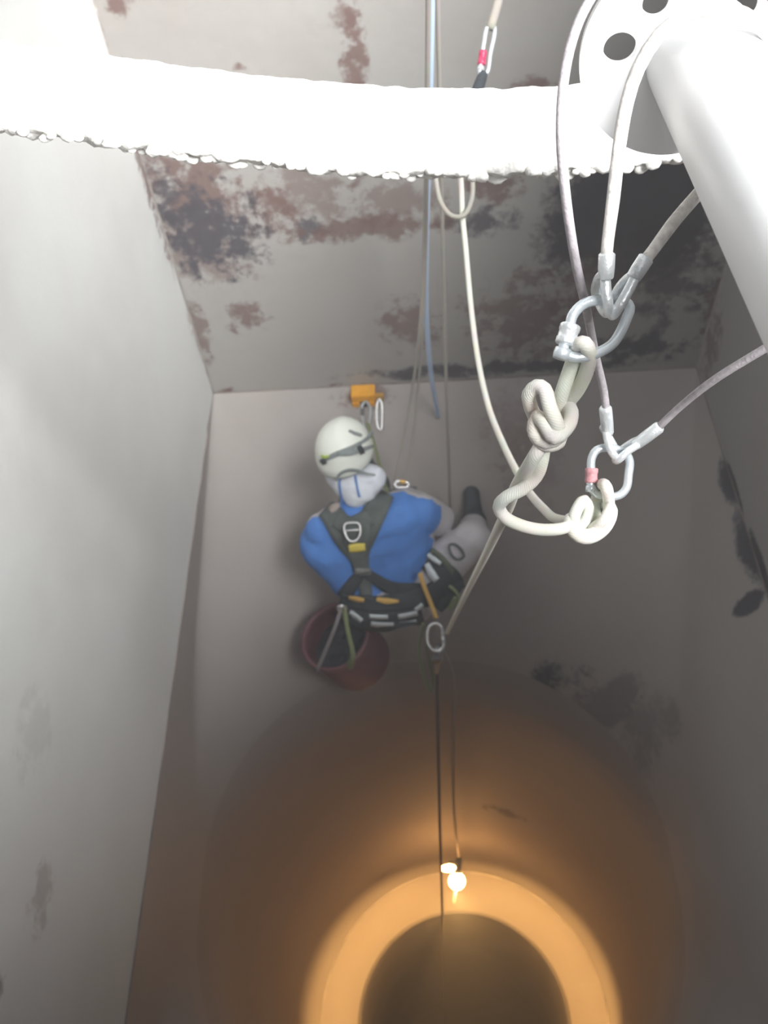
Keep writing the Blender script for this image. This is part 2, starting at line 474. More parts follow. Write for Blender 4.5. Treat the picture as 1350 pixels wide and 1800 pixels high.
def ribbon(name, centre, width, bvh, mat, parent, off=0.006, thick=0.005, across=5, n=None, world_pts=False):
    """A strap laid on a surface: centre = photo-pixel polyline whose sight lines find where the strap lies on the body; width in pixels."""
    P2 = [Vector((p[0], p[1], 0)) for p in centre]
    L = sum((b - a).length for a, b in zip(P2, P2[1:]))
    S = smooth_path(P2, max(1.5, L / (n or max(6, int(L / 4)))))
    Wd = width if isinstance(width, (list, tuple)) else [width] * len(centre)
    rows = []; last = None
    for i, p in enumerate(S):
        a = S[max(0, i - 1)]; b = S[min(len(S) - 1, i + 1)]
        t = (b - a).normalized(); nn = Vector((-t.y, t.x, 0))
        u = i / (len(S) - 1) * (len(Wd) - 1); k = min(int(u), len(Wd) - 2); w = Wd[k] + (Wd[k + 1] - Wd[k]) * (u - k)
        row = []
        for j in range(across):
            q = p + nn * w * (j / (across - 1) - 0.5)
            d = ray(q.x, q.y); dn = d.normalized()
            hit, nrm, idx, dist = bvh.ray_cast(Vector((0, 0, 0)), dn)
            row.append((dn, dist if hit is not None and dist < 6 else None))
        rows.append(row)
    flat = [x[1] for r in rows for x in r if x[1]]
    med = sorted(flat)[len(flat) // 2] if flat else 3.7
    D = [[(x[1] if x[1] and abs(x[1] - med) < 0.4 else None) for x in r] for r in rows]
    for _ in range(60):      # fill what missed the body from its neighbours
        miss = False
        for i in range(len(D)):
            for j in range(across):
                if D[i][j] is None:
                    nb = [D[a][b] for a, b in ((i - 1, j), (i + 1, j), (i, j - 1), (i, j + 1)) if 0 <= a < len(D) and 0 <= b < across and D[a][b]]
                    if nb: D[i][j] = sum(nb) / len(nb)
                    else: miss = True
        if not miss: break
    D = [[(d or med) for d in r] for r in D]
    for _ in range(2):
        D = [[min(D[i][j], sum(D[a][j] for a in (max(0, i - 1), i, min(len(D) - 1, i + 1))) / 3) for j in range(across)] for i in range(len(D))]
    bm = bmesh.new(); vs = []
    for i, r in enumerate(rows):
        vs.append([bm.verts.new(x[0] * (D[i][j] - off)) for j, x in enumerate(r)])
    for a, b in zip(vs, vs[1:]):
        for j in range(across - 1): bm.faces.new((a[j], a[j + 1], b[j + 1], b[j]))
    for v in bm.verts: pass
    bmesh.ops.recalc_face_normals(bm, faces=bm.faces)
    top = [f for f in bm.faces]
    g = bmesh.ops.solidify(bm, geom=top, thickness=thick)
    return from_bm(name, bm, mat, parent)


# ------------------------------------------------------------------ the hopper (setting)
def plate(name, a, ux, uy, nx, ny, mat, parent=None, amp=0.006, seed=0.0, thick=0.012):
    """Flat steel plate from corner a spanned by ux, uy, slightly buckled, with real thickness behind."""
    a, ux, uy = Vector(a), Vector(ux), Vector(uy); nr = ux.cross(uy).normalized()
    bm = bmesh.new(); g = []
    for j in range(ny + 1):
        row = []
        for i in range(nx + 1):
            p = a + ux * (i / nx) + uy * (j / ny)
            e = min(1, min(i, nx - i, j, ny - j) / 3.0)
            row.append(bm.verts.new(p + nr * amp * e * noise.noise(Vector((p.x * 1.1 + seed, p.y * 1.1, p.z * 0.7 + seed)))))
        g.append(row)
    for j in range(ny):
        for i in range(nx): bm.faces.new((g[j][i], g[j][i + 1], g[j + 1][i + 1], g[j + 1][i]))
    o = from_bm(name, bm, mat, parent)
    return o


def bead(name, pts, r, mat, parent=None, wob=0.25, step=0.012):
    P = smooth_path(pts, step)
    bm = bmesh.new()
    tube_geo(bm, P, [r * (1 + wob * noise.noise(p * 40)) for p in P], 8)
    return from_bm(name, bm, mat, parent)


z_mid = B(640, 402)[2]
wb = empty('wall_back', (0, YB, Z_SEAM), kind='structure')
plate('panel', (XL, YB, Z_TOP), (XR - XL, 0, 0), (0, 0, z_mid - Z_TOP), 40, 36, M_BACK, wb)
plate('panel', (XL, YB, z_mid), (XR - XL, 0, 0), (0, 0, Z_SEAM - z_mid), 40, 30, M_BACK, wb, seed=5)
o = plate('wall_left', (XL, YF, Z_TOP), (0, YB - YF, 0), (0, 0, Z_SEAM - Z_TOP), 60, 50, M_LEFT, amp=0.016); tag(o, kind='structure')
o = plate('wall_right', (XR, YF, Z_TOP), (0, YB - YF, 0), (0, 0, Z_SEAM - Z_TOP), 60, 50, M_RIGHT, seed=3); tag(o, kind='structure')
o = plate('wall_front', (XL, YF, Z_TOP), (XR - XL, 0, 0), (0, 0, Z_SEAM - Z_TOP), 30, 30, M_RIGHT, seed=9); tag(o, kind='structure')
for i, (a, b) in enumerate([((XL, YB), (XR, YB)), ((XL, YF), (XL, YB)), ((XR, YF), (XR, YB))]):
    mid = ((a[0] + b[0]) / 2, (a[1] + b[1]) / 2, Z_SEAM)
    tag(bead('trim_%d' % (i + 1), [(a[0], a[1], Z_SEAM), mid, (b[0], b[1], Z_SEAM)], 0.004, M_WELDRUST), kind='structure')
for i, x in enumerate((XL, XR)):
    tag(bead('trim_%d' % (i + 4), [(x, YB, Z_TOP), (x, YB, -1.3), (x, YB, Z_SEAM)], 0.006, M_WELD), kind='structure')

bm = bmesh.new(); box_geo(bm, ((XL + 0.10) / 2, (YF + 2.0) / 2, Z_TOP + 0.006), (0.10 - XL, 2.0 - YF, 0.012))  # added plates out of view, shaped to keep sun off left and front
box_geo(bm, ((XR + 0.10) / 2, (YF - 0.62) / 2, Z_TOP + 0.006), (XR - 0.10, -0.62 - YF, 0.012))
tag(from_bm('unseen_shade_plates', bm, M_RIGHT, smooth=False), kind='structure')

# square-to-round hopper bottom: four flat triangles and four part cones
mc, mr = MOUTH
cols = []
corners = [Vector((XR, YB, Z_SEAM)), Vector((XL, YB, Z_SEAM)), Vector((XL, YF, Z_SEAM)), Vector((XR, YF, Z_SEAM))]
for q in range(4):
    c0, c1 = corners[q], corners[(q + 1) % 4]
    for k in range(24):
        th = math.radians(90 * q + 90 * k / 24)
        cols.append((c0, mc + Vector((math.cos(th), math.sin(th), 0)) * mr))
    th = math.radians(90 * (q + 1))
    for k in range(24):
        cols.append((c0.lerp(c1, k / 24), mc + Vector((math.cos(th), math.sin(th), 0)) * mr))
bm = bmesh.new(); rings = []
LIP = 0.75      # how far down the chute the rolled lip ends
ldir = (RING[0] - MOUTH[0]); ldir = ldir / -ldir.z
prof = [('s', k / 14 * 0.45) for k in range(14)] + [('b', k / 20) for k in range(21)]
for kind_, t in prof:
    row = []
    for a, m_ in cols:
        if kind_ == 's': p = a.lerp(m_, t)
        else:
            p0 = a.lerp(m_, 0.45); p2 = m_ + ldir * LIP
            p = p0 * (1 - t) ** 2 + m_ * 2 * t * (1 - t) + p2 * t * t
        row.append(bm.verts.new(p))
    rings.append(row)
nC = len(cols)
SPLIT = 14 + 14      # the chute in its shade-darkened colour starts here, low on the rolled lip
for ra_, rb_ in zip(rings[:SPLIT], rings[1:SPLIT + 1]):
    for i in range(nC):
        bm.faces.new((ra_[i], ra_[(i + 1) % nC], rb_[(i + 1) % nC], rb_[i]))
b2 = bmesh.new()
low_r = [[b2.verts.new(v.co) for v in row] for row in rings[SPLIT:]]
for k in range(1, 13):
    c_ = (MOUTH[0] + ldir * LIP).lerp(RING[0], k / 12); r_ = MOUTH[1] + (RING[1] - MOUTH[1]) * k / 12
    low_r.append([b2.verts.new(c_ + (m_ - mc) / mr * r_) for a, m_ in cols])
for ra_, rb_ in zip(low_r, low_r[1:]):
    for i in range(nC):
        b2.faces.new((ra_[i], ra_[(i + 1) % nC], rb_[(i + 1) % nC], rb_[i]))
for q_ in (bm, b2):
    bmesh.ops.delete(q_, geom=[v for v in q_.verts if not v.link_faces], context='VERTS')
    bmesh.ops.remove_doubles(q_, verts=q_.verts, dist=1e-5)
o = from_bm('wall_hopper_bottom', bm, M_SLOPE); tag(o, kind='structure')
o = from_bm('wall_chute', b2, M_PIPE); tag(o, kind='structure')


def ringpts(c, r, n=96): return [c + Vector((math.cos(2 * math.pi * k / n), math.sin(2 * math.pi * k / n), 0)) * r for k in range(n)]


def drum(name, stations, mat, n=96, sub=12):
    bm = bmesh.new(); rs = []
    for (c0, r0), (c1, r1) in zip(stations, stations[1:]):
        for j in range(sub):
            t = j / sub; rs.append([bm.verts.new(p) for p in ringpts(c0.lerp(c1, t), r0 + (r1 - r0) * t, n)])
    rs.append([bm.verts.new(p) for p in ringpts(*stations[-1], n)])
    for a, b in zip(rs, rs[1:]):
        for k in range(n): bm.faces.new((a[k], a[(k + 1) % n], b[(k + 1) % n], b[k]))
    return tag(from_bm(name, bm, mat), kind='structure')


drum('wall_chute_cone', [RING, THROAT], M_PIPE)
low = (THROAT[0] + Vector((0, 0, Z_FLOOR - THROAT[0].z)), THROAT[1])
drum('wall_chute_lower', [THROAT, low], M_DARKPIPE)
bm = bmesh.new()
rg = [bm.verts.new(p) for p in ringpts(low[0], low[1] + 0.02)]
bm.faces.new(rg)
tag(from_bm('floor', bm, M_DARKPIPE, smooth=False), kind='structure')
bm = bmesh.new(); tube_geo(bm, ringpts(RING[0], RING[1] - 0.002, 160), 0.009, 8, True)
tag(from_bm('trim_6', bm, M_WELD), kind='structure')
bm = bmesh.new(); tube_geo(bm, ringpts(THROAT[0], THROAT[1] - 0.004, 160), 0.014, 8, True)
tag(from_bm('trim_7', bm, M_DARKPIPE), kind='structure')

# ------------------------------------------------------------------ crusted curved flat bar across the opening
bar_px = [(-420, 70), (-150, 112), (0, 148), (200, 178), (400, 205), (600, 226), (800, 234), (1000, 228), (1200, 205), (1400, 165), (1750, 95)]
bar_c = [WY(x, y, 1.22 + 0.05 * ((x - 700) / 700) ** 2) for x, y in bar_px]
bar_c[0] = Vector((XL + 0.002, bar_c[0].y, bar_c[0].z)); bar_c[-1] = Vector((XR - 0.002, bar_c[-1].y, bar_c[-1].z))
Pb = smooth_path(bar_c, 0.006)
bar = empty('cross_bar', Pb[len(Pb) // 2], 'thick white crusted flat bar curving across the top of the hopper', 'beam')
bm = bmesh.new(); rings = []
NSEG = 36; HH, HT = 0.058, 0.022
for i, p in enumerate(Pb):
    t = (Pb[min(i + 1, len(Pb) - 1)] - Pb[max(0, i - 1)]).normalized()
    back = Vector((-p.x, -p.y, -p.z)).normalized()
    side = Vector((0, -0.72, 0.60)); side = (side - t * side.dot(t)).normalized()
    up = t.cross(side).normalized()
    if up.z < 0: up = -up
    rg = []
    for k in range(NSEG):
        a = 2 * math.pi * k / NSEG
        ca, sa = math.cos(a), math.sin(a)
        e = 0.45
        u = math.copysign(abs(ca) ** e, ca) * HH; v = math.copysign(abs(sa) ** e, sa) * HT
        q = p + up * u + side * v
        nz = noise.noise(q * 22) * 0.003 + noise.noise(q * 60) * 0.0022
        edge = max(0, -u / HH - 0.75) * 4
        nz += edge * (max(0, noise.noise(q * 34 + Vector((3, 1, 7)))) * 0.013 + noise.noise(q * 90) * 0.005)
        rg.append(bm.verts.new(q + (up * ca + side * sa).normalized() * nz))
    rings.append(rg)
for a, b in zip(rings, rings[1:]):
    for k in range(NSEG): bm.faces.new((a[k], a[(k + 1) % NSEG], b[(k + 1) % NSEG], b[k]))
bm.faces.new(rings[0]); bm.faces.new(rings[-1])
from_bm('flat_bar', bm, M_CRUST, bar)
bm = bmesh.new()
for i in range(0, len(Pb) - 1, 2):      # ragged lumps of crust along the lower edge
    p = Pb[i]
    if random.random() < 0.8:
        side = Vector((0, -0.72, 0.60)); t = (Pb[i + 1] - p).normalized(); side = (side - t * side.dot(t)).normalized()
        up = t.cross(side).normalized(); up = up if up.z > 0 else -up
        r = random.uniform(0.004, 0.009) * (1.25 if random.random() < 0.12 else 1)
        c = p - up * (HH + random.uniform(-0.004, 0.005)) + side * random.uniform(-0.016, 0.022)
        g = bmesh.ops.create_icosphere(bm, subdivisions=2, radius=r)
        for v in g['verts']: v.co = c + Vector((v.co.x * random.uniform(1.2, 1.8), v.co.y, v.co.z)) * (1 + 0.35 * noise.noise((v.co + c) * 120))
tag(from_bm('crust_lumps', bm, M_CRUST, bar), kind='stuff')

# ------------------------------------------------------------------ white flanged pipe the slings hang from
A0 = W(1228, 92, 0.95); A1 = W(1462, 532, 0.70)
ax = (A1 - A0).normalized()
pr = 0.056
tt = min((XR - 0.02 - A0.x) / ax.x if ax.x > 0 else 9, (YF + 0.03 - A0.y) / ax.y if ax.y < 0 else 9)
pipe = empty('flanged_pipe', A0, 'white painted steel pipe with a round bolt flange, wire slings looped round it', 'pipe')
lathe('pipe_barrel', [(0, -0.005), (pr, -0.005)] + [(pr, tt * k / 20) for k in range(21)] + [(0, tt)], A0, ax, M_WHITESTEEL, pipe, 48)
# flange ring with bolt holes
FC = W(1186, 98, 0.955)
fn = (ax * 0.75 - ray(1186, 98).normalized() * 0.9).normalized()   # plate set square to the stub, which leans to the lens
FM = frame_from(fn)
FR = 0.099


def fq(x, y, h): return FC + FM @ Vector((x, y, h))


holes = []
for (hx, hy, hr_) in ((1089, 82, 0.0155), (1152, 3, 0.0125), (1306, 8, 0.0140), (1200, 205, 0.0125)):
    r_ = ray(hx, hy); t_ = FC.dot(fn) / r_.dot(fn); q = FM.transposed() @ (r_ * t_ - FC)
    holes.append((q.x, q.y, hr_))
# a round plate with real holes: radial grid whose vertices inside a hole are pulled to its rim and the hole's faces left out
bm = bmesh.new()
NA_, NRr = 160, 44
for h in (0.010, -0.010):
    pass
grid = {}
for h in (0.010, -0.010):
    for i in range(NRr + 1):
        for k in range(NA_):
            r = 0.02 + (FR - 0.02) * i / NRr; a = 2 * math.pi * k / NA_
            grid[(h, i, k)] = [r * math.cos(a), r * math.sin(a)]
inside = lambda x, y: next((H_ for H_ in holes if ((x - H_[0]) * 0.9) ** 2 + ((y - H_[1]) * 1.0) ** 2 < H_[2] ** 2), None)
vv = {}
flag = {}
for key, (x, y) in grid.items():
    H_ = inside(x, y); flag[key] = bool(H_)
for key, (x, y) in grid.items():
    h, i, k = key
    if not flag[key]:
        vv[key] = bm.verts.new(fq(x, y, h))
    else:
        nb = [(h, i + di, (k + dk) % NA_) for di in (-1, 0, 1) for dk in (-1, 0, 1) if 0 <= i + di <= NRr]
        if any(not flag[n] for n in nb):
            H_ = inside(x, y); dx, dy = (x - H_[0]), (y - H_[1]); L = math.hypot(dx * 0.9, dy) or 1
            vv[key] = bm.verts.new(fq(H_[0] + dx * H_[2] / L, H_[1] + dy * H_[2] / L, h))
open_edges = {}
for h in (0.010, -0.010):
    for i in range(NRr):
        for k in range(NA_):
            ks = [(h, i, k), (h, i + 1, k), (h, i + 1, (k + 1) % NA_), (h, i, (k + 1) % NA_)]
            if all(flag[q] for q in ks): continue
            if all(q in vv for q in ks): bm.faces.new([vv[q] for q in ks])
inv = {v: key for key, v in vv.items()}
for e in [e for e in bm.edges if len(e.link_faces) == 1]:
    a, b = inv[e.verts[0]], inv[e.verts[1]]
    if a[0] > 0:
        a2, b2 = (-0.010,) + a[1:], (-0.010,) + b[1:]
        if a2 in vv and b2 in vv: bm.faces.new((vv[a], vv[b], vv[b2], vv[a2]))
from_bm('flange', bm, M_WHITESTEEL, pipe, smooth=False)

# ------------------------------------------------------------------ carabiners
def carabiner(name, pts, r, sleeve, mat, mat_sleeve, label, group=None, sl=None, cat='carabiner', collars=True):
    """pts: closed outline of the bar; sleeve: (p0, p1) ends of the screw sleeve."""
    c = sum((Vector(p) for p in pts), Vector()) / len(pts)
    root = empty(name, c, label, cat, group)
    tube('frame', pts, r, mat, root, 12, True, step=r * 0.7)
    if sleeve:
        a, b = Vector(sleeve[0]), Vector(sleeve[1]); ax_ = b - a; L = ax_.length
        R = (sl or 1.5) * r
        pr_ = [(0, 0), (R * 0.9, 0), (R, L * 0.06), (R, L * 0.3), (R * 0.93, L * 0.34), (R * 0.93, L * 0.66), (R, L * 0.7), (R, L * 0.94), (R * 0.9, L), (0, L)]
        lathe('gate_sleeve', pr_, a, ax_, mat_sleeve, root, 20)
        if collars:
            lathe('gate_hinge', [(0, 0), (R * 0.8, 0), (R * 0.85, R * 0.5), (R * 0.8, R), (0, R)], b + ax_.normalized() * R * 0.4, ax_, mat, root, 16)
    return root


du = 0.95
cu = [(1051, 527, .95), (1025, 535, .945), (1006, 556, .94), (1000, 584, .94), (991, 606, .94), (993, 620, .94), (1006, 627, .94), (1027, 627, .94), (1053, 619, .945),
      (1076, 605, .95), (1090, 585, .955), (1102, 558, .96), (1107, 541, .965), (1099, 530, .97), (1078, 525, .965)]
carabiner('carabiner', [W(*p) for p in cu], 0.0056, (W(1003.5, 571, .94), W(993, 606, .94)), M_ZINC, M_ALU,
          'zinc steel screwgate carabiner with silver sleeve, upper of the two on the slings', sl=1.95)
cl = [(1071, 787, 1.2), (1049, 791, 1.2), (1040, 806, 1.2), (1039, 833, 1.2), (1039, 855, 1.2), (1048, 868, 1.2), (1068, 872, 1.2), (1088, 871, 1.2), (1101, 858, 1.2),
      (1105, 833, 1.2), (1107, 811, 1.205), (1101, 798, 1.21), (1088, 791, 1.205)]
carabiner('carabiner', [W(*p) for p in cl], 0.0056, (W(1040, 823, 1.2), W(1039, 849, 1.2)), M_ZINC, M_PINK,
          'zinc steel screwgate carabiner with faded red sleeve, lower of the two on the slings', sl=1.55)


# ------------------------------------------------------------------ wire slings
def sling(label, path, ra, mat, fer, eyes):
    root = empty('wire_sling', W(*path[len(path) // 2]), label, 'sling')
    tube('wire_rope', [W(*p) for p in path], ra, mat, root, 10, step=0.012)
    for a, b, fr_ in fer:
        A, Bq = W(*a), W(*b); L = (Bq - A).length
        lathe('ferrule', [(0, 0), (fr_ * .8, 0), (fr_, L * .06), (fr_, L * .6), (fr_ * .92, L * .94), (fr_ * .8, L), (0, L)], A, Bq - A, M_ALU, root, 18)
    for e in eyes:
        tube('eye', [W(*p) for p in e[0]], e[1], M_ALU, root, 10, True, step=0.004)
    return root


# long sling to the lower carabiner
sling('long grey wire sling looped over the flange down to the lower carabiner',
      [(1066, 724, 1.165), (1062, 690, 1.15), (1048, 630, 1.10), (1030, 540, 1.0), (1010, 450, .93), (994, 340, .88), (986, 240, .86), (990, 150, .86), (1006, 70, .87), (1034, 5, .885), (1085, -60, .90),
       (1170, -100, .89), (1290, -60, .82), (1430, 80, .74), (1560, 300, .76), (1560, 430, .83), (1475, 520, .93), (1380, 590, .99), (1255, 668, 1.07), (1190, 720, 1.14), (1155, 754, 1.175)],
      0.0050, M_WIRE,
      [((1064, 716, 1.16), (1069, 762, 1.19), 0.0083), ((1161, 749, 1.17), (1116, 783, 1.195), 0.0083)],
      [([(1065, 755, 1.185), (1068, 775, 1.185), (1076, 796, 1.185), (1084, 804, 1.193), (1083, 792, 1.218), (1070, 768, 1.215), (1060, 752, 1.20)], 0.0052),
       ([(1122, 781, 1.19), (1104, 793, 1.185), (1090, 806, 1.187), (1083, 810, 1.197), (1085, 799, 1.215), (1100, 785, 1.217), (1120, 774, 1.205)], 0.0052)])
# short sling to the upper carabiner
sling('short dusty wire sling choked round the white pipe down to the upper carabiner',
      [(1066, 452, .915), (1069, 420, .91), (1078, 350, .90), (1088, 260, .885), (1102, 180, .87), (1122, 120, .86), (1160, 60, .845), (1220, 20, .83), (1290, 20, .83), (1350, 60, .86), (1370, 130, .93),
       (1340, 220, .99), (1285, 280, .98), (1228, 340, .955), (1180, 396, .94), (1148, 440, .935), (1136, 455, .932)],
      [0.0062] * 2 + [0.0068] * 13 + [0.0062] * 2, M_WIREPALE,
      [((1067, 445, .913), (1065, 490, .925), 0.0085), ((1137, 452, .93), (1112, 490, .935), 0.0085)],
      [([(1062, 484, .93), (1066, 515, .93), (1069, 537, .935), (1067, 549, .945), (1058, 540, .968), (1048, 515, .965), (1052, 492, .945)], 0.0056),
       ([(1116, 486, .935), (1104, 512, .935), (1090, 536, .938), (1079, 552, .945), (1076, 543, .975), (1084, 515, .97), (1104, 490, .95)], 0.0056)])

# ------------------------------------------------------------------ the main cream rope: two figure-eight style knots and the slack between
RR = 0.0080
rope = empty('rope', W(1027, 605, .95), 'long cream rope knotted into both steel carabiners and running down to the worker', 'rope')
main = [  # from the worker's device up through the upper knot
    (786, 1112, 3.62), (800, 1083, 3.2), (830, 1022, 2.3), (853, 977, 1.8), (878, 925, 1.42), (893, 893, 1.25), (908, 855, 1.12), (930, 818, 1.03), (947, 790, 1.005),
    (960, 768, 1.02), (990, 755, 1.03), (1005, 732, 1.03), (1000, 708, 1.02), (1014, 688, 1.0), (1030, 655, .97), (1036, 625, .945), (1028, 604, .925), (1014, 609, .945), (1008, 632, .965),
    (999, 658, .98), (988, 690, .99), (980, 718, 1.01), (968, 742, 1.03), (948, 752, 1.03), (939, 730, 1.02), (932, 712, 1.0), (930, 692, .985), (944, 679, .975), (957, 684, .968),
    (966, 714, .965), (980, 748, .97), (985, 766, .985), (960, 778, .99), (940, 762, .99), (943, 742, .99), (952, 728, .985)]
loop2 = [  # second strand of the knot, leaving below it and sagging over to the lower carabiner
    (944, 732, .992), (956, 742, .975), (966, 760, .975), (975, 770, .97), (990, 759, .975), (1003, 740, .985), (1002, 718, 1.0), (985, 730, 1.02), (958, 770, 1.02), (953, 806, 1.03), (942, 838, 1.05), (918, 860, 1.06), (890, 874, 1.07),
    (877, 891, 1.09), (886, 908, 1.10), (914, 923, 1.12), (950, 931, 1.14), (984, 930, 1.16), (1004, 925, 1.17), (1030, 936, 1.20), (1056, 928, 1.215), (1069, 905, 1.21), (1070, 880, 1.19), (1066, 858, 1.17), (1058, 852, 1.20), (1050, 872, 1.225), (1046, 896, 1.22),
    (1050, 918, 1.20), (1041, 938, 1.175), (1020, 937, 1.165), (1009, 916, 1.17), (1014, 896, 1.18), (1027, 880, 1.195), (1034, 893, 1.20), (1029, 916, 1.19), (1015, 928, 1.2)]
tail = [  # tail of the lower knot climbing back to the upper anchor
    (1040, 930, 1.19), (1060, 915, 1.17), (1072, 893, 1.175), (1062, 890, 1.22), (1030, 905, 1.23), (1000, 914, 1.24), (978, 912, 1.28), (955, 894, 1.40), (932, 868, 1.52), (910, 832, 1.68), (882, 775, 1.9), (858, 712, 2.1), (840, 630, 2.25), (828, 540, 2.3), (818, 430, 2.3), (813, 380, 2.28), (811, 335, 2.25), (809, 290, 2.2), (818, 220, 2.1)]
for i, pth in enumerate((main, loop2, tail)):
    tube('rope_strand', [W(*p) for p in pth], RR if i < 2 else 0.0070, M_ROPE, rope, 12, step=0.006)
# outer turns of the two knots, drawn tight round the strands
tube('rope_strand', [W(*p) for p in [(949, 776, 1.0), (938, 755, .995), (945, 735, 1.0), (965, 745, 1.01), (985, 770, 1.01), (975, 781, 1.0), (960, 782, .995)]], RR, M_ROPE, rope, 12, True, step=0.006)
tube('rope_strand', [W(*p) for p in [(1002, 912, 1.18), (1004, 930, 1.165), (1018, 944, 1.165), (1036, 946, 1.17), (1058, 934, 1.18), (1073, 912, 1.195), (1074, 893, 1.21), (1060, 900, 1.225), (1040, 925, 1.215), (1014, 925, 1.2)]], RR, M_ROPE, rope, 12, True, step=0.006)

# coil of rope behind the bar
o = tube('rope_coil', [W(*p) for p in [(764, 260, 2.25), (767, 320, 2.25), (776, 358, 2.25), (795, 380, 2.25), (815, 379, 2.25), (829, 352, 2.25), (829, 300, 2.25), (815, 240, 2.2), (790, 215, 2.2)]], 0.0062, M_ROPEGREY, None, 10, True, step=0.012)
tag(o, 'loose loop of dusty rope hanging just below the white crusted bar', 'rope')

# blue rope
o = tube('rope', [WY(760, -120, 2.3), WY(758, 0, 2.32), WY(755, 170, 2.36), WY(752, 300, 2.42), WY(749, 440, 2.5), WY(750, 560, 2.6), WY(758, 660, 2.72), (lambda p: Vector((p.x, p.y, slope_z(p.y) + 0.012)))(WY(771, 757, 2.835))],
         0.0098, M_ROPEBLUE, None, 10, step=0.03)
tag(o, 'pale blue rope hanging down the back wall', 'rope')

# lamp cable: down the wall, over the hopper lip, to the work lamp
LAMP = WY(803, 1549, 1.60)
lipz = slope_z(2.0)
cab = [WY(767, -150, 2.2), WY(769, 0, 2.22), WY(774, 250, 2.28), WY(780, 500, 2.33), WY(785, 700, 2.36), WY(790, 850, 2.40), WY(791, 900, 2.40)]
p = cab[-1]
for y in (2.36, 2.2, 2.06, 2.0):
    x = WY(792, 1000, 2.2).x
    cab.append(Vector((p.x + (0.035 - p.x) * (2.40 - y) / 0.4, y, slope_z(y) + 0.014)))
cab += [WY(795, 1180, 1.93), WY(796, 1300, 1.85), WY(798, 1420, 1.75), LAMP + Vector((0.022, 0.135, 0.06))]
o = tube('cable', cab, 0.0062, M_ROPEGREY, None, 8, step=0.03)
tag(o, 'thin grey cable running down beside the blue rope to the lamp in the chute', 'cable')

# rope tail below the worker
o = tube('rope', [W(768, 1168, 3.74), W(769, 1250, 4.05), WY(772, 1400, 1.60), WY(776, 1550, 1.45), WY(783, 1800, 1.30), WY(785, 1845, 1.25), Vector((0.10, 1.2, Z_FLOOR + 0.01))], 0.0075, M_ROPEDARK, None, 8, step=0.05)
tag(o, 'dark rope hanging plumb below the worker into the round chute', 'rope')
# pair of working ropes above the worker's right shoulder
for i, dx in enumerate((0, 16)):
    o = tube('rope', [W(692 + dx * .8, 856, 3.72), W(706 + dx, 790, 3.66), W(722 + dx * .7, 700, 3.5), W(737 + dx * .3, 590, 3.2), W(745 + dx * .2, 440, 2.9), W(750 + dx * .1, 200, 2.35), W(753 + dx * .1, -80, 1.95)], 0.0058, M_ROPEGREY, None, 8, step=0.03)
    tag(o, ['thin dusty rope rising from the worker\'s shoulder, nearer his helmet', 'thin dusty rope rising from the worker\'s shoulder, nearer the blue rope'][i], 'rope')

# anchor strop and red-sleeved carabiner hanging above the bar
st = tube('sling', [W(884, -60, 2.2), W(876, 0, 2.2), W(868, 30, 2.2), W(862, 50, 2.2)], 0.012, M_ROPEGREY, None, 8)
tag(st, 'short grey webbing sling at the top edge holding a red sleeved carabiner', 'sling')
cr = [(863, 42, 2.2), (856, 50, 2.2), (851, 75, 2.2), (846, 108, 2.2), (844, 128, 2.2), (850, 134, 2.2), (857, 126, 2.2), (862, 95, 2.2), (869, 62, 2.2), (869, 47, 2.2)]
carabiner('carabiner', [W(*p) for p in cr], 0.0052, (W(849.5, 90, 2.2), W(846, 114, 2.2)), M_ZINC, M_RED, 'steel carabiner with bright red sleeve hanging above the crusted bar', sl=1.9)
st = tube('strop', [W(851, 128, 2.2), W(846, 140, 2.2), W(838, 165, 2.2), W(832, 210, 2.2), W(822, 240, 2.2)], [0.010, 0.014, 0.016, 0.016, 0.012], M_HARNESSB, None, 8)
tag(st, 'dark webbing strop hanging from the red sleeved carabiner behind the bar', 'sling')

# ------------------------------------------------------------------ work lamp
lamp = empty('work_lamp', LAMP, 'glowing work lamp hanging on its cable by the chute wall', 'lamp')
M_BULB, nt, b = nmat('lit_bulb')
b.inputs['Emission Color'].default_value = (1.0, 0.50, 0.155, 1)
b.inputs['Emission Strength'].default_value = 45.0
b.inputs['Base Color'].default_value = (1, 0.9, 0.7, 1)
bm = bmesh.new(); bmesh.ops.create_uvsphere(bm, u_segments=24, v_segments=16, radius=0.054)
for v in bm.verts: v.co = v.co * (1 if v.co.z < 0 else 1.0) + LAMP
from_bm('bulb', bm, M_BULB, lamp)
lathe('lamp_holder', [(0, 0.15), (0.012, 0.15), (0.02, 0.14), (0.022, 0.06), (0.02, 0.045), (0, 0.045)], LAMP, (0.15, 0.9, 0.4), M_BLACKP, lamp, 20)
for k in range(6):
    a = math.pi / 3 * k
    u = Vector((math.cos(a), math.sin(a), 0))
    tube('cage_wire', [LAMP + u * 0.02 + Vector((0, 0, 0.08)), LAMP + u * 0.062 + Vector((0, 0, 0.03)), LAMP + u * 0.066 + Vector((0, 0, -0.03)), LAMP + u * 0.03 + Vector((0, 0, -0.075)), LAMP + Vector((0, 0, -0.082))], 0.0015, M_STEELGREY, lamp, 6)
L2 = WY(788, 1526, 1.62)
bm = bmesh.new(); bmesh.ops.create_uvsphere(bm, u_segments=20, v_segments=12, radius=0.028)
for v in bm.verts: v.co = Vector((v.co.x * 1.7, v.co.y * 0.8, v.co.z * 0.8 + v.co.x * 0.3)) + L2
from_bm('side_glow', bm, M_BULB, lamp)  # small elongated glowing body beside the bulb
tube('lamp_arm', [LAMP + Vector((0.015, 0.10, 0.045)), (LAMP + L2) / 2 + Vector((-0.01, 0.08, 0.0)), L2 + Vector((0, 0, -0.01))], 0.008, M_BLACKP, lamp, 8)
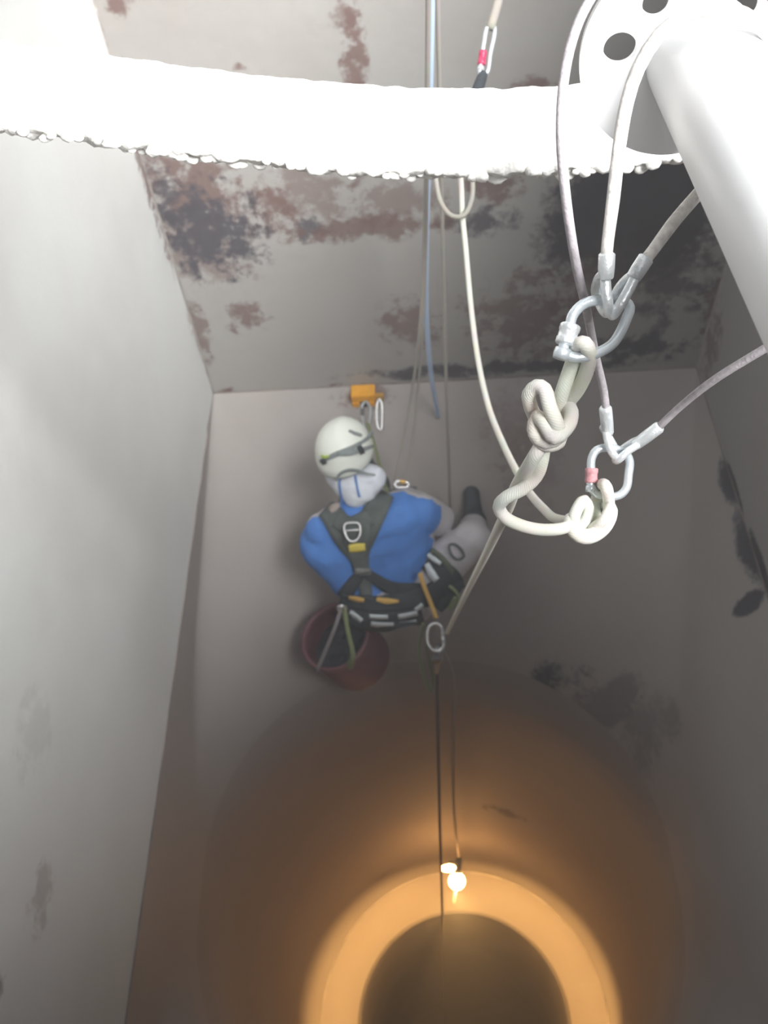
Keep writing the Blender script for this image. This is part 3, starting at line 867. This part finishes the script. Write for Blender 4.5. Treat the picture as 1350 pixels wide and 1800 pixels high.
spot_d = bpy.data.lights.new('floodlight', 'SPOT')
spot_d.energy = 170; spot_d.color = (1.0, 0.55, 0.17); spot_d.spot_size = math.radians(158); spot_d.spot_blend = 0.75; spot_d.shadow_soft_size = 0.05
spot = bpy.data.objects.new('floodlight', spot_d); COL.objects.link(spot)
spot.location = LAMP + Vector((0.0, -0.05, -0.09))
spot.rotation_mode = 'QUATERNION'; spot.rotation_quaternion = Vector((0, -0.62, -0.78)).to_track_quat('-Z', 'Y')
spot.parent = lamp; spot.matrix_parent_inverse = Matrix.Translation(-lamp.location)
tail_c = tube('lamp_hook_cord', [LAMP + Vector((0, 0, -0.08)), LAMP + Vector((-0.01, 0, -0.3)), LAMP + Vector((-0.02, 0, -0.55))], 0.009, M_ROPE, lamp, 8)

# ------------------------------------------------------------------ the worker
NECK = W(628, 872, 3.60); PELV = W(688, 1052, 3.84)
HEAD = W(608, 797, 3.56)
person = empty('person', PELV, 'worker in blue-backed coverall, white helmet and harness squatting on the hopper slope, seen from behind', 'person')
prims = []    # (a, ra, b, rb, zone)


def cap(a, ra, b, rb, zone): prims.append((Vector(a), ra, Vector(b), rb, zone))


SR = W(726, 901, 3.64); SLh = W(570, 930, 3.62)
CHEST = W(640, 945, 3.70); BELLY = W(664, 1000, 3.80)
side = (SR - SLh).normalized()
UPT = (NECK - PELV).normalized()
# torso as a billowing stack of hulls
cap(SLh + side * 0.055, 0.098, SR - side * 0.045, 0.105, 'torso')
cap(CHEST - side * 0.125, 0.128, CHEST + side * 0.125, 0.128, 'torso')
cap(BELLY - side * 0.10, 0.118, BELLY + side * 0.115, 0.118, 'torso')
cap(SLh + side * 0.04, 0.095, CHEST - side * 0.14, 0.118, 'torso')
cap(SR - side * 0.04, 0.10, CHEST + side * 0.15, 0.12, 'torso')
cap(CHEST - side * 0.13, 0.118, BELLY - side * 0.10, 0.105, 'torso')
cap(CHEST + side * 0.14, 0.122, BELLY + side * 0.12, 0.112, 'torso')
cap(BELLY - side * 0.09, 0.11, PELV - side * 0.06, 0.12, 'hips')
cap(BELLY + side * 0.10, 0.11, PELV + side * 0.06, 0.12, 'hips')
cap(PELV - side * 0.075, 0.125, PELV + side * 0.075, 0.125, 'hips')
cap(NECK - UPT * 0.06, 0.095, CHEST, 0.12, 'torso')
cap(NECK - UPT * 0.04, 0.068, HEAD - Vector((0, 0, 0.04)), 0.06, 'hood')
# right arm out to the side, forearm forward to the chest device
ELR = W(770, 912, 3.74); HDR = W(718, 872, 3.97)
cap(SR + Vector((0.02, 0, 0)), 0.082, ELR, 0.066, 'white'); cap(ELR, 0.066, HDR, 0.042, 'white')
ELL = W(566, 985, 3.80); HDL = W(600, 905, 4.02)
cap(SLh, 0.08, ELL, 0.062, 'white'); cap(ELL, 0.062, HDL, 0.042, 'white')
# legs: squatting, right knee out
HIPR = PELV + side * 0.095; HIPL = PELV - side * 0.095
KNR = W(828, 948, 3.68); ANR = W(833, 912, 4.00)
KNL = Vector((-0.27, 2.30, -3.02)); ANL = Vector((-0.20, 2.52, 0)); ANL.z = slope_z(2.52) + 0.10
ANR.z = slope_z(ANR.y) + 0.10
cap(HIPR, 0.112, KNR, 0.075, 'white'); cap(KNR, 0.074, ANR, 0.056, 'white')
cap(HIPL, 0.112, KNL, 0.075, 'white'); cap(KNL, 0.074, ANL, 0.056, 'white')
SN = Vector((0, MOUTH[0].z - Z_SEAM, -(YB - MOUTH[0].y - MOUTH[1])))
upslope = Vector((0, YB - MOUTH[0].y - MOUTH[1], Z_SEAM - MOUTH[0].z)).normalized()
for an, dx in ((ANR, 0.0), (ANL, -0.06)):
    base = Vector((an.x, an.y, slope_z(an.y)))
    nsl = Vector((0, -upslope.z, upslope.y))
    heel = base + nsl * 0.045 - upslope * 0.03
    toe = base + nsl * 0.040 + upslope * 0.20 + Vector((dx, 0, 0))
    cap(heel, 0.043, toe, 0.038, 'boot'); cap(an + Vector((0, 0, 0.03)), 0.058, heel + nsl * 0.01, 0.046, 'boot'); cap(an, 0.052, toe, 0.034, 'boot')
# gloved hands: palm, four fingers with a bend, thumb off the side
for hd, el, sgn in ((HDR, ELR, -1), (HDL, ELL, 1)):
    f = (hd - el).normalized(); s = f.cross(Vector((0, 0, 1))).normalized() * sgn; dn = f.cross(s).normalized()
    if dn.z > 0: dn = -dn
    pal = hd + f * 0.055
    cap(hd - f * 0.01, 0.032, pal, 0.030, 'glove')
    for k, (o_, ln) in enumerate(((-0.033, 0.062), (-0.011, 0.072), (0.011, 0.068), (0.033, 0.052))):
        r0 = pal + s * o_ + f * 0.022
        k1 = r0 + f * ln * 0.55 + dn * 0.010; k2 = k1 + f * ln * 0.30 + dn * 0.030
        cap(pal + s * o_ * 0.7, 0.017, r0, 0.0125, 'glove'); cap(r0, 0.0115, k1, 0.0105, 'glove'); cap(k1, 0.0105, k2, 0.0095, 'glove')
    th0 = hd + f * 0.02 - s * 0.028; th1 = th0 - s * 0.030 + f * 0.030 + dn * 0.008; th2 = th1 + f * 0.030 + dn * 0.014
    cap(th0, 0.015, th1, 0.0125, 'glove'); cap(th1, 0.012, th2, 0.0105, 'glove')
# head: skull, jaw, nose, brow, ears
HU = (W(600, 752, 3.50) - W(617, 850, 3.59)); HU = (HU.normalized() * 0.55 + Vector((-0.12, 0.05, 1)).normalized() * 0.75).normalized()
HF = Vector((0.10, 1, 0)); HF = (HF - HU * HF.dot(HU)).normalized()     # where the face looks: the wall
HS = HF.cross(HU)
def H(s, f, u): return HEAD + HS * s + HF * f + HU * u
cap(H(0, -0.015, 0.035), 0.085, H(0, 0.025, 0.03), 0.083, 'hood')
cap(H(0, 0.035, -0.03), 0.062, H(0, 0.055, -0.075), 0.036, 'skin')
cap(H(0, 0.03, 0.0), 0.072, H(0, 0.04, -0.03), 0.066, 'skin')
cap(H(0, 0.105, -0.002), 0.010, H(0, 0.118, -0.030), 0.013, 'skin')
cap(H(-0.035, 0.092, 0.015), 0.012, H(0.035, 0.092, 0.015), 0.012, 'skin')
for s in (-1, 1): cap(H(s * 0.078, 0.0, 0.0), 0.012, H(s * 0.080, -0.005, -0.035), 0.009, 'skin')


def hull_geo(bm, a, ra, b, rb):
    vs = []
    for c, r in ((a, ra), (b, rb)):
        g = bmesh.ops.create_icosphere(bm, subdivisions=3 if r > 0.03 else 2, radius=r)
        for v in g['verts']: v.co += c
        bmesh.ops.delete(bm, geom=bm.faces[:], context='FACES_ONLY')
        bmesh.ops.delete(bm, geom=bm.edges[:], context='EDGES_FACES') if False else None
    g = bmesh.ops.convex_hull(bm, input=bm.verts[:], use_existing_faces=False)
    bmesh.ops.delete(bm, geom=[v for v in bm.verts if not v.link_faces], context='VERTS')


def remesh(bm, voxel, smooth_it, name):
    me = bpy.data.meshes.new(name + '_raw'); bm.to_mesh(me); bm.free()
    tmp = bpy.data.objects.new(name + '_raw', me); COL.objects.link(tmp)
    m = tmp.modifiers.new('r', 'REMESH'); m.mode = 'VOXEL'; m.voxel_size = voxel
    s = tmp.modifiers.new('s', 'SMOOTH'); s.factor = 0.5; s.iterations = smooth_it
    dg = bpy.context.evaluated_depsgraph_get()
    out = bpy.data.meshes.new_from_object(tmp.evaluated_get(dg))
    bpy.data.objects.remove(tmp); bpy.data.meshes.remove(me)
    return out


bm = bmesh.new()
for (a, ra, b, rb, z) in prims:
    t = bmesh.new(); hull_geo(t, a, ra, b, rb)
    tm = bpy.data.meshes.new('t'); t.to_mesh(tm); t.free(); bm.from_mesh(tm); bpy.data.meshes.remove(tm)
t = bmesh.new()
for c, r in ((SLh + side * 0.045, 0.090), (SR - side * 0.03, 0.098), (CHEST - side * 0.140, 0.126), (CHEST + side * 0.155, 0.126), (BELLY - side * 0.105, 0.116), (BELLY + side * 0.125, 0.116)):
    g = bmesh.ops.create_icosphere(t, subdivisions=3, radius=r)
    for v in g['verts']: v.co += c
bmesh.ops.delete(t, geom=t.faces[:], context='FACES_ONLY')
bmesh.ops.convex_hull(t, input=t.verts[:], use_existing_faces=False)
bmesh.ops.delete(t, geom=[v for v in t.verts if not v.link_faces], context='VERTS')
tm = bpy.data.meshes.new('t'); t.to_mesh(tm); t.free(); bm.from_mesh(tm); bpy.data.meshes.remove(tm)
body_me = remesh(bm, 0.0065, 5, 'body')
mats = [M_BLUESUIT, M_WHITESUIT, M_HOOD, M_BOOT, M_GLOVE, M_SKIN]
for m in mats: body_me.materials.append(m)


PA = np.array([tuple(p[0]) for p in prims]); PB = np.array([tuple(p[2]) for p in prims])
PRa = np.array([p[1] for p in prims]); PRb = np.array([p[3] for p in prims]); PZ = [p[4] for p in prims]


def zones(C):      # which limb of the figure each point belongs to
    best = np.full(len(C), 1e9); arg = np.zeros(len(C), int)
    for k in range(len(prims)):
        ab = PB[k] - PA[k]; q = C - PA[k]
        t = np.clip(q @ ab / max(1e-9, ab @ ab), 0, 1)
        d = np.linalg.norm(q - t[:, None] * ab, axis=1) - (PRa[k] + (PRb[k] - PRa[k]) * t)
        m = d < best; best[m] = d[m]; arg[m] = k
    return [PZ[k] for k in arg]


nv = len(body_me.vertices)
co = np.empty(nv * 3); body_me.vertices.foreach_get('co', co); co = co.reshape(-1, 3)
vz = zones(co)
no = np.empty(nv * 3); body_me.vertices.foreach_get('normal', no); no = no.reshape(-1, 3)
for i, zone in enumerate(vz):      # soft billows and a few creases of the baggy suit
    if zone in ('boot', 'glove', 'skin'): continue
    p = Vector(co[i])
    if (p - HEAD).length > 0.17:
        q = Vector((p.x * 5.5 + p.z * 2.0, p.y * 5, p.z * 4.0 - p.x * 2.5))
        fold = noise.noise(q) * 0.016 + (0.25 - abs(noise.noise(q * 2.3 + Vector((4, 4, 4))))) * 0.008
        co[i] += no[i] * fold
body_me.vertices.foreach_set('co', co.ravel())
body_me.update()
TB = -HF     # towards the back of the torso
np_ = len(body_me.polygons)
ce = np.empty(np_ * 3); body_me.polygons.foreach_get('center', ce); ce = ce.reshape(-1, 3)
pn = np.empty(np_ * 3); body_me.polygons.foreach_get('normal', pn); pn = pn.reshape(-1, 3) @ np.array(tuple(TB))
mis = []
for i, zone in enumerate(zones(ce)):
    c = Vector(ce[i])
    if zone == 'torso': mi = 0 if pn[i] > -0.12 else 1
    elif zone == 'hips': mi = 0 if pn[i] > 0.1 and (c - PELV).dot(UPT) > 0.10 else 1
    else: mi = {'white': 1, 'hood': 2, 'boot': 3, 'glove': 4, 'skin': 5}[zone]
    if zone == 'white' and min((c - SR).length, (c - SLh).length) < 0.115 and (pn[i] > 0.0): mi = 0
    mis.append(mi)
body_me.polygons.foreach_set('material_index', mis)
body = link('body', body_me, None, person)
BV = bvh_of(body)

for s in (-1, 1):
    bm = bmesh.new(); bmesh.ops.create_uvsphere(bm, u_segments=14, v_segments=10, radius=0.013)
    for v in bm.verts: v.co += H(s * 0.031, 0.094, -0.001)
    from_bm('eye', bm, M_EYE, person)
tube('mouth', [H(-0.024, 0.094, -0.062), H(0, 0.099, -0.060), H(0.024, 0.094, -0.062)], 0.004, M_LIP, person, 8)

# hood gathered at the neck, white with blue seam tapes
bm = bmesh.new()
t = bmesh.new(); hull_geo(t, H(-0.015, -0.045, -0.055), 0.078, W(630, 862, 3.56), 0.072); tm = bpy.data.meshes.new('t'); t.to_mesh(tm); t.free(); bm.from_mesh(tm)
t = bmesh.new(); hull_geo(t, W(612, 848, 3.56), 0.066, W(652, 842, 3.56), 0.062); t.to_mesh(tm); t.free(); bm.from_mesh(tm)
hood_me = remesh(bm, 0.006, 4, 'hood')
hn = [(v.co.copy(), v.normal.copy()) for v in hood_me.vertices]
for v, (p, nn) in zip(hood_me.vertices, hn): v.co = p + nn * noise.noise(p * 26) * 0.006
hood = link('hood', hood_me, M_HOOD, person)
HB = bvh_of(hood)
for pl in ([(599, 833), (597, 850), (599, 868), (602, 882)], [(622, 824), (625, 842), (628, 858), (632, 874)]):
    ribbon('seam_tape', pl, 4, HB, M_BLUETAPE, hood, off=0.003, thick=0.002, across=3)

# helmet
bm = bmesh.new()
HC = H(0, -0.012, 0.030)
NU, NV = 48, 22; rows = []
for j in range(NV + 1):
    ph = j / NV
    el = math.pi / 2 * (1 - ph * 1.18)          # from the crown down past the brim
    row = []
    for i in range(NU):
        a = 2 * math.pi * i / NU
        ce, se = math.cos(el), math.sin(el)
        x = 0.112 * ce * math.cos(a); y = 0.136 * ce * math.sin(a)
        z = 0.122 * se
        if se < 0:
            drop = 1.0 + (0.35 if math.sin(a) < 0 else 0.0) * abs(math.sin(a))
            z = 0.075 * se * drop * 1.6
            x *= 1.03; y *= 1.03
        rid = 0.0035 * math.exp(-(x / 0.022) ** 2) * max(0, se)      # centre ridge
        row.append(bm.verts.new(HC + HS * x + HF * y + HU * (z + rid)))
        if j == 0: break
    rows.append(row)
for j in range(NV):
    a, b = rows[j], rows[j + 1]
    for i in range(NU):
        if len(a) == 1: bm.faces.new((a[0], b[i], b[(i + 1) % NU]))
        else: bm.faces.new((a[i], a[(i + 1) % NU], b[(i + 1) % NU], b[i]))
bmesh.ops.recalc_face_normals(bm, faces=bm.faces)
bmesh.ops.solidify(bm, geom=bm.faces[:], thickness=0.004)
helmet = from_bm('helmet', bm, M_HELMET, person)
HV = bvh_of(helmet)
ribbon('headlamp_strap', [(563, 812), (590, 799), (622, 785), (648, 768), (654, 758)], [5, 9, 9, 6, 6], HV, M_GREYBAND, helmet, off=0.004, thick=0.003)
ribbon('headlamp_strap', [(592, 797), (615, 796), (637, 790), (656, 784)], [9, 10, 8, 6], HV, M_GREYBAND, helmet, off=0.006, thick=0.003)
ribbon('vent', [(613, 757), (624, 762), (636, 766)], [4, 6, 4], HV, M_GREYBAND, helmet, off=0.002, thick=0.002, across=3)
ribbon('strap_clip', [(630, 784), (634, 791), (637, 798)], [7, 8, 7], HV, M_BLACKP, helmet, off=0.012, thick=0.006, across=3)
ribbon('strap_clip', [(567, 806), (570, 812), (572, 816)], [7, 8, 6], HV, M_BLACKP, helmet, off=0.010, thick=0.006, across=3)
ribbon('strap_clip', [(566, 800), (571, 804), (578, 801)], [5, 5, 4], HV, M_LIME, helmet, off=0.010, thick=0.004, across=3)
ribbon('nape_strap', [(591, 845), (597, 833), (612, 826), (628, 827), (643, 832), (660, 835)], [4, 4, 5, 5, 4, 4], HV, M_GREYBAND, helmet, off=0.006, thick=0.004, across=3)

# harness
har = empty('harness', CHEST)
har.parent = person; har.matrix_parent_inverse = Matrix.Translation(-person.location)
ribbon('back_strap', [(572, 895), (586, 908), (602, 932), (617, 958), (629, 978)], [34, 42, 44, 40, 30], BV, M_HARNESS, har, off=0.014, thick=0.006)
ribbon('back_strap', [(676, 866), (664, 890), (648, 922), (635, 955), (629, 980)], [36, 42, 44, 40, 30], BV, M_HARNESS, har, off=0.014, thick=0.006)
ribbon('yoke', [(590, 912), (618, 925), (652, 908)], [30, 36, 30], BV, M_HARNESS, har, off=0.018, thick=0.006)
ribbon('back_pad', [(624, 925), (630, 960), (633, 985), (637, 1008)], [52, 50, 32, 26], BV, M_HARNESS, har, off=0.020, thick=0.007)
ribbon('back_strap', [(638, 1000), (641, 1020), (644, 1048)], [26, 24, 20], BV, M_HARNESS, har, off=0.017, thick=0.006)
ribbon('hip_strap', [(637, 1004), (620, 1026), (604, 1050)], [16, 22, 26], BV, M_HARNESSB, har, off=0.018, thick=0.006)
ribbon('hip_strap', [(640, 1004), (664, 1020), (690, 1034), (745, 1040)], [16, 20, 26, 30], BV, M_HARNESSB, har, off=0.018, thick=0.006)
ribbon('waist_belt', [(598, 1052), (625, 1058), (660, 1061), (700, 1058), (745, 1048), (782, 1030)], [20, 26, 28, 30, 34, 36], BV, M_HARNESSB, har, off=0.022, thick=0.012)
ribbon('seat_pad', [(606, 1076), (625, 1084), (660, 1090), (700, 1088), (742, 1078)], [24, 30, 32, 32, 28], BV, M_HARNESSB, har, off=0.020, thick=0.014)
for pl, w in (([(615, 1076), (624, 1082), (636, 1092)], 9), ([(649, 1083), (660, 1084), (682, 1084)], 7), ([(652, 1096), (668, 1098), (692, 1098)], 8),
              ([(700, 1084), (716, 1081), (734, 1077)], 8), ([(703, 1096), (716, 1095), (732, 1092)], 7), ([(730, 1072), (737, 1067), (743, 1062)], 7)):
    ribbon('reflective_stripe', pl, w, BV, M_REFLECT, har, off=0.040, thick=0.003, across=3)
ribbon('orange_label', [(613, 1050), (626, 1053), (640, 1055)], [5, 10, 6], BV, M_YELLOWSTRAP, har, off=0.047, thick=0.003, across=3)
ribbon('orange_label', [(662, 1053), (676, 1056), (701, 1057)], [7, 11, 5], BV, M_YELLOWSTRAP, har, off=0.047, thick=0.003, across=3)
ribbon('yellow_tag', [(613, 964), (627, 962), (642, 961)], [12, 15, 12], BV, M_YELLOW, har, off=0.034, thick=0.006, across=4)
ribbon('beige_tag', [(580, 898), (588, 892), (596, 886)], [12, 13, 9], BV, simple('beige_webbing', (0.36, 0.30, 0.27), 0.9), har, off=0.022, thick=0.004, across=3)
ribbon('keeper', [(624, 1003), (637, 1005), (652, 1004)], [10, 12, 10], BV, simple('grey_webbing', (0.20, 0.20, 0.19), 0.9), har, off=0.026, thick=0.004, across=3)
# right thigh and hip padding with its pale patches
ribbon('leg_loop', [(752, 985), (770, 1000), (790, 1018), (800, 1040)], [34, 40, 42, 40], BV, M_HARNESSB, har, off=0.016, thick=0.010)
ribbon('leg_loop', [(760, 1062), (775, 1045), (790, 1030), (805, 1015)], [44, 46, 44, 36], BV, M_HARNESSB, har, off=0.014, thick=0.010)
ribbon('reflective_stripe', [(750, 990), (757, 1005), (768, 1020)], [9, 14, 12], BV, M_REFLECT, har, off=0.034, thick=0.003, across=3)
ribbon('reflective_stripe', [(752, 974), (762, 982), (775, 991)], [7, 9, 7], BV, M_REFLECT, har, off=0.034, thick=0.003, across=3)
ribbon('green_webbing', [(758, 966), (772, 976), (790, 996), (806, 1022)], [8, 9, 10, 8], BV, simple('dull_green_webbing', (0.10, 0.12, 0.08), 0.9), har, off=0.022, thick=0.005, across=3)
# D-ring
dh, _, _, dd = BV.ray_cast(Vector(), ray(618, 936).normalized())
dk = (dd - 0.045) / ray(618, 936).length
tube('back_ring', [W(x, y, dk) for x, y in ((606, 922), (618, 919), (631, 921), (633, 938), (626, 950), (616, 951), (608, 941))], 0.0042, M_SILVER, har, 10, True, step=0.003)
tube('back_ring', [W(608, 933, dk), W(620, 932, dk), W(632, 931, dk)], 0.0038, M_SILVER, har, 8)

# ------------------------------------------------------------------ gear on and round the worker
# orange wall clamp with two connectors
cp = WY(641, 701, YB - 0.06)
clamp = empty('wall_clamp', cp, 'small orange steel clamp fixed at the back wall seam above the helmet', 'clamp')
box('clamp_body', cp + Vector((-0.005, 0.015, 0.022)), (0.110, 0.075, 0.040), M_ORANGE, clamp)
for s in (-1, 1): box('clamp_jaw', cp + Vector((-0.005 + s * 0.036, 0.0, -0.020)), (0.034, 0.055, 0.045), M_ORANGE, clamp)
box('clamp_screw', cp + Vector((0.066, 0.0, 0.010)), (0.045, 0.026, 0.030), M_GOLD, clamp)
box('shackle', cp + Vector((-0.002, -0.02, -0.03)), (0.022, 0.02, 0.03), M_DARKMETAL, clamp)
ck = 3.92
carabiner('carabiner', [W(x, y, ck) for x, y in ((643, 706), (637, 712), (637, 734), (641, 748), (647, 749), (650, 735), (650, 714))], 0.0058, (W(637, 718, ck), W(637, 730, ck)), M_STEELGREY, M_DARKMETAL, 'dark steel carabiner clipped under the orange clamp', collars=False)
carabiner('carabiner', [W(x, y, ck) for x, y in ((667, 702), (663, 710), (662, 735), (665, 752), (670, 755), (672, 735), (671, 710))], 0.0058, (W(662, 722, ck), W(662, 738, ck)), M_SILVER, M_SILVER, 'bright silver carabiner hanging right of the orange clamp screw', collars=False)
o = tube('cord', [W(646, 744, ck), W(655, 772, 3.84), W(665, 808, 3.74), (W(674, 845, 3.62)), W(680, 862, 3.56)], 0.0075, M_CORDGREEN, None, 8)
tag(o, 'olive green cord from the dark carabiner to the worker\'s shoulder', 'cord')
ck = 3.50
carabiner('carabiner', [W(x, y, ck) for x, y in ((694, 851), (698, 846), (710, 846), (718, 850), (716, 856), (705, 857), (697, 857))], 0.0055, (W(703, 846, ck), W(713, 847.5, ck)), M_SILVER, M_GOLD, 'small gold sleeved carabiner on the worker\'s right shoulder', collars=False)
# yellow strap and oval connector at the right hip
o = tube('strap', [W(738, 1008, 3.60), W(747, 1035, 3.62), W(758, 1062, 3.64), W(767, 1086, 3.65)], 0.0095, M_YELLOWSTRAP, None, 8)
tag(o, 'ochre yellow webbing strap hanging at the worker\'s right hip', 'strap')
ck = 3.65
carabiner('carabiner', [W(x, y, ck) for x, y in ((764, 1096), (755, 1101), (751, 1115), (753, 1132), (762, 1143), (772, 1144), (779, 1137), (779, 1122), (777, 1106), (772, 1098))], 0.0068, (W(778, 1110, ck), W(779, 1126, ck)), M_SILVER, M_SILVER,
          'large oval silver carabiner below the ochre strap at the right hip', sl=1.3, collars=False)
dev = empty('rope_device', W(769, 1155, 3.67), 'grey metal rope device hanging from the large oval carabiner', 'device')
lathe('device_body', [(0, 0), (0.017, 0), (0.022, 0.02), (0.018, 0.05), (0.022, 0.07), (0.012, 0.10), (0.009, 0.16), (0, 0.165)], W(772, 1138, 3.66), W(767, 1180, 3.76) - W(772, 1138, 3.66), M_STEELGREY, dev, 16)
box('device_cam', W(766, 1160, 3.68), (0.03, 0.02, 0.04), M_DARKMETAL, dev)
# green cord loops below the hip
o = tube('cord', [W(744, 1096, 3.72), W(737, 1130, 3.78), W(739, 1160, 3.83), W(746, 1190, 3.88), W(757, 1214, 3.92), W(760, 1190, 3.88), W(752, 1150, 3.80), W(750, 1110, 3.72)], 0.007, M_CORDGREEN, None, 8)
tag(o, 'slack olive green cord loop hanging below the worker\'s right hip', 'cord')
o = tube('cord', [W(790, 1030, 3.60), W(800, 1038, 3.60), W(806, 1050, 3.62), W(800, 1064, 3.64), W(790, 1070, 3.66), W(800, 1050, 3.61)], 0.0065, M_CORDGREEN, None, 8)
tag(o, 'short olive green cord loop beside the worker\'s right thigh', 'cord')
kh, _, _, kd = BV.ray_cast(Vector(), ray(802, 968).normalized())
kk = ((kd or 3.7) - 0.03) / ray(802, 968).length
o = tube('cord', [W(x, y, kk) for x, y in ((790, 958), (800, 957), (811, 967), (816, 978), (806, 984), (794, 976))], 0.006, M_HARNESS, None, 8, True)
tag(o, 'dark cord ring lying on the worker\'s right knee', 'cord')

# ------------------------------------------------------------------ bucket
BT = W(588, 1117, 3.87); BBt = W(634, 1162, 4.10)
bx_ = (BT - BBt); bh = bx_.length; bu = bx_.normalized()
bucket = empty('bucket', BBt, 'maroon plastic bucket with dark contents hanging at the worker\'s left hip', 'bucket')
lathe('shell', [(0, 0), (0.135, 0), (0.148, 0.012), (0.152, 0.03), (0.152, bh - 0.04), (0.150, bh - 0.03), (0.157, bh - 0.025), (0.160, bh - 0.012), (0.159, bh), (0.146, bh), (0.143, bh - 0.03), (0.143, 0.03), (0.13, 0.02), (0, 0.02)], BBt, bu, M_BUCKET, bucket, 56)
bm = bmesh.new(); Mb = frame_from(bu)
rows = []
for j in range(9):
    r = 0.138 * j / 8
    rows.append([bm.verts.new(BBt + Mb @ Vector((r * math.cos(2 * math.pi * k / 28), r * math.sin(2 * math.pi * k / 28), bh * 0.60 + 0.03 * noise.noise(Vector((r * 20 * math.cos(k), r * 20 * math.sin(k), 3))))) ) for k in range(28 if j else 1)])
for j in range(8):
    for k in range(28):
        if j == 0: bm.faces.new((rows[0][0], rows[1][k], rows[1][(k + 1) % 28]))
        else: bm.faces.new((rows[j][k], rows[j][(k + 1) % 28], rows[j + 1][(k + 1) % 28], rows[j + 1][k]))
o = from_bm('dark_rags', bm, M_NAVY); tag(o, 'heap of dark navy rags inside the maroon bucket', 'rags')
def rim(px, py): # nearest rim point to that sight line
    best = None
    for k in range(72):
        q = BBt + Mb @ Vector((0.164 * math.cos(2 * math.pi * k / 72), 0.164 * math.sin(2 * math.pi * k / 72), bh - 0.01))
        r = ray(px, py).normalized(); d = (q - r * q.dot(r)).length
        if best is None or d < best[0]: best = (d, q)
    return best[1]
HK = W(601, 1066, 3.58)
e1, e2 = rim(565, 1165), rim(628, 1185)
o = tube('cord', [HK, W(590, 1100, 3.62), e1], 0.0085, M_CORDGREY, None, 8); tag(o, 'grey cord from the worker\'s belt to the left side of the bucket', 'cord')
o = tube('cord', [HK + Vector((0.01, 0, 0)), W(610, 1100, 3.60), W(620, 1150, 3.65), e2], [0.010, 0.009, 0.011, 0.017], M_CORDGREEN, None, 8); tag(o, 'knotted olive green cord from the worker\'s belt to the near side of the bucket', 'cord')
for e, nm in ((e1, 0), (e2, 1)):
    tube('handle_ear', [e + bu * 0.012, e + bu * 0.02 + Vector((0.012, 0, 0)), e, e + Vector((-0.012, 0, 0))], 0.004, M_BLACKP, bucket, 8)
carabiner('carabiner', [HK + Vector((x, -0.01, z)) for x, z in ((0, 0.022), (-0.012, 0.016), (-0.013, -0.014), (0, -0.022), (0.013, -0.014), (0.012, 0.016))], 0.005, None, M_SILVER, None, 'tiny silver carabiner at the worker\'s belt above the bucket cords')

# ------------------------------------------------------------------ dust haze hanging in the hopper and chute
hm = bpy.data.materials.new('dust_haze'); hm.use_nodes = True
nt = hm.node_tree; nt.nodes.remove(nt.nodes['Principled BSDF'])
vs_ = nt.nodes.new('ShaderNodeVolumeScatter'); vs_.inputs['Density'].default_value = 0.045; vs_.inputs['Anisotropy'].default_value = 0.3
vs_.inputs['Color'].default_value = (0.93, 0.92, 0.95, 1)
nt.links.new(vs_.outputs[0], nt.nodes['Material Output'].inputs['Volume'])
bm = bmesh.new(); box_geo(bm, ((XL + XR) / 2, (YB + YF) / 2, (Z_TOP + Z_FLOOR) / 2), (XR - XL + 0.2, YB - YF + 0.2, Z_TOP - Z_FLOOR + 0.4))
hz = from_bm('dust_haze', bm, hm, smooth=False); tag(hz, 'thin grey dust haze filling the hopper and chute', 'haze', kind='stuff')
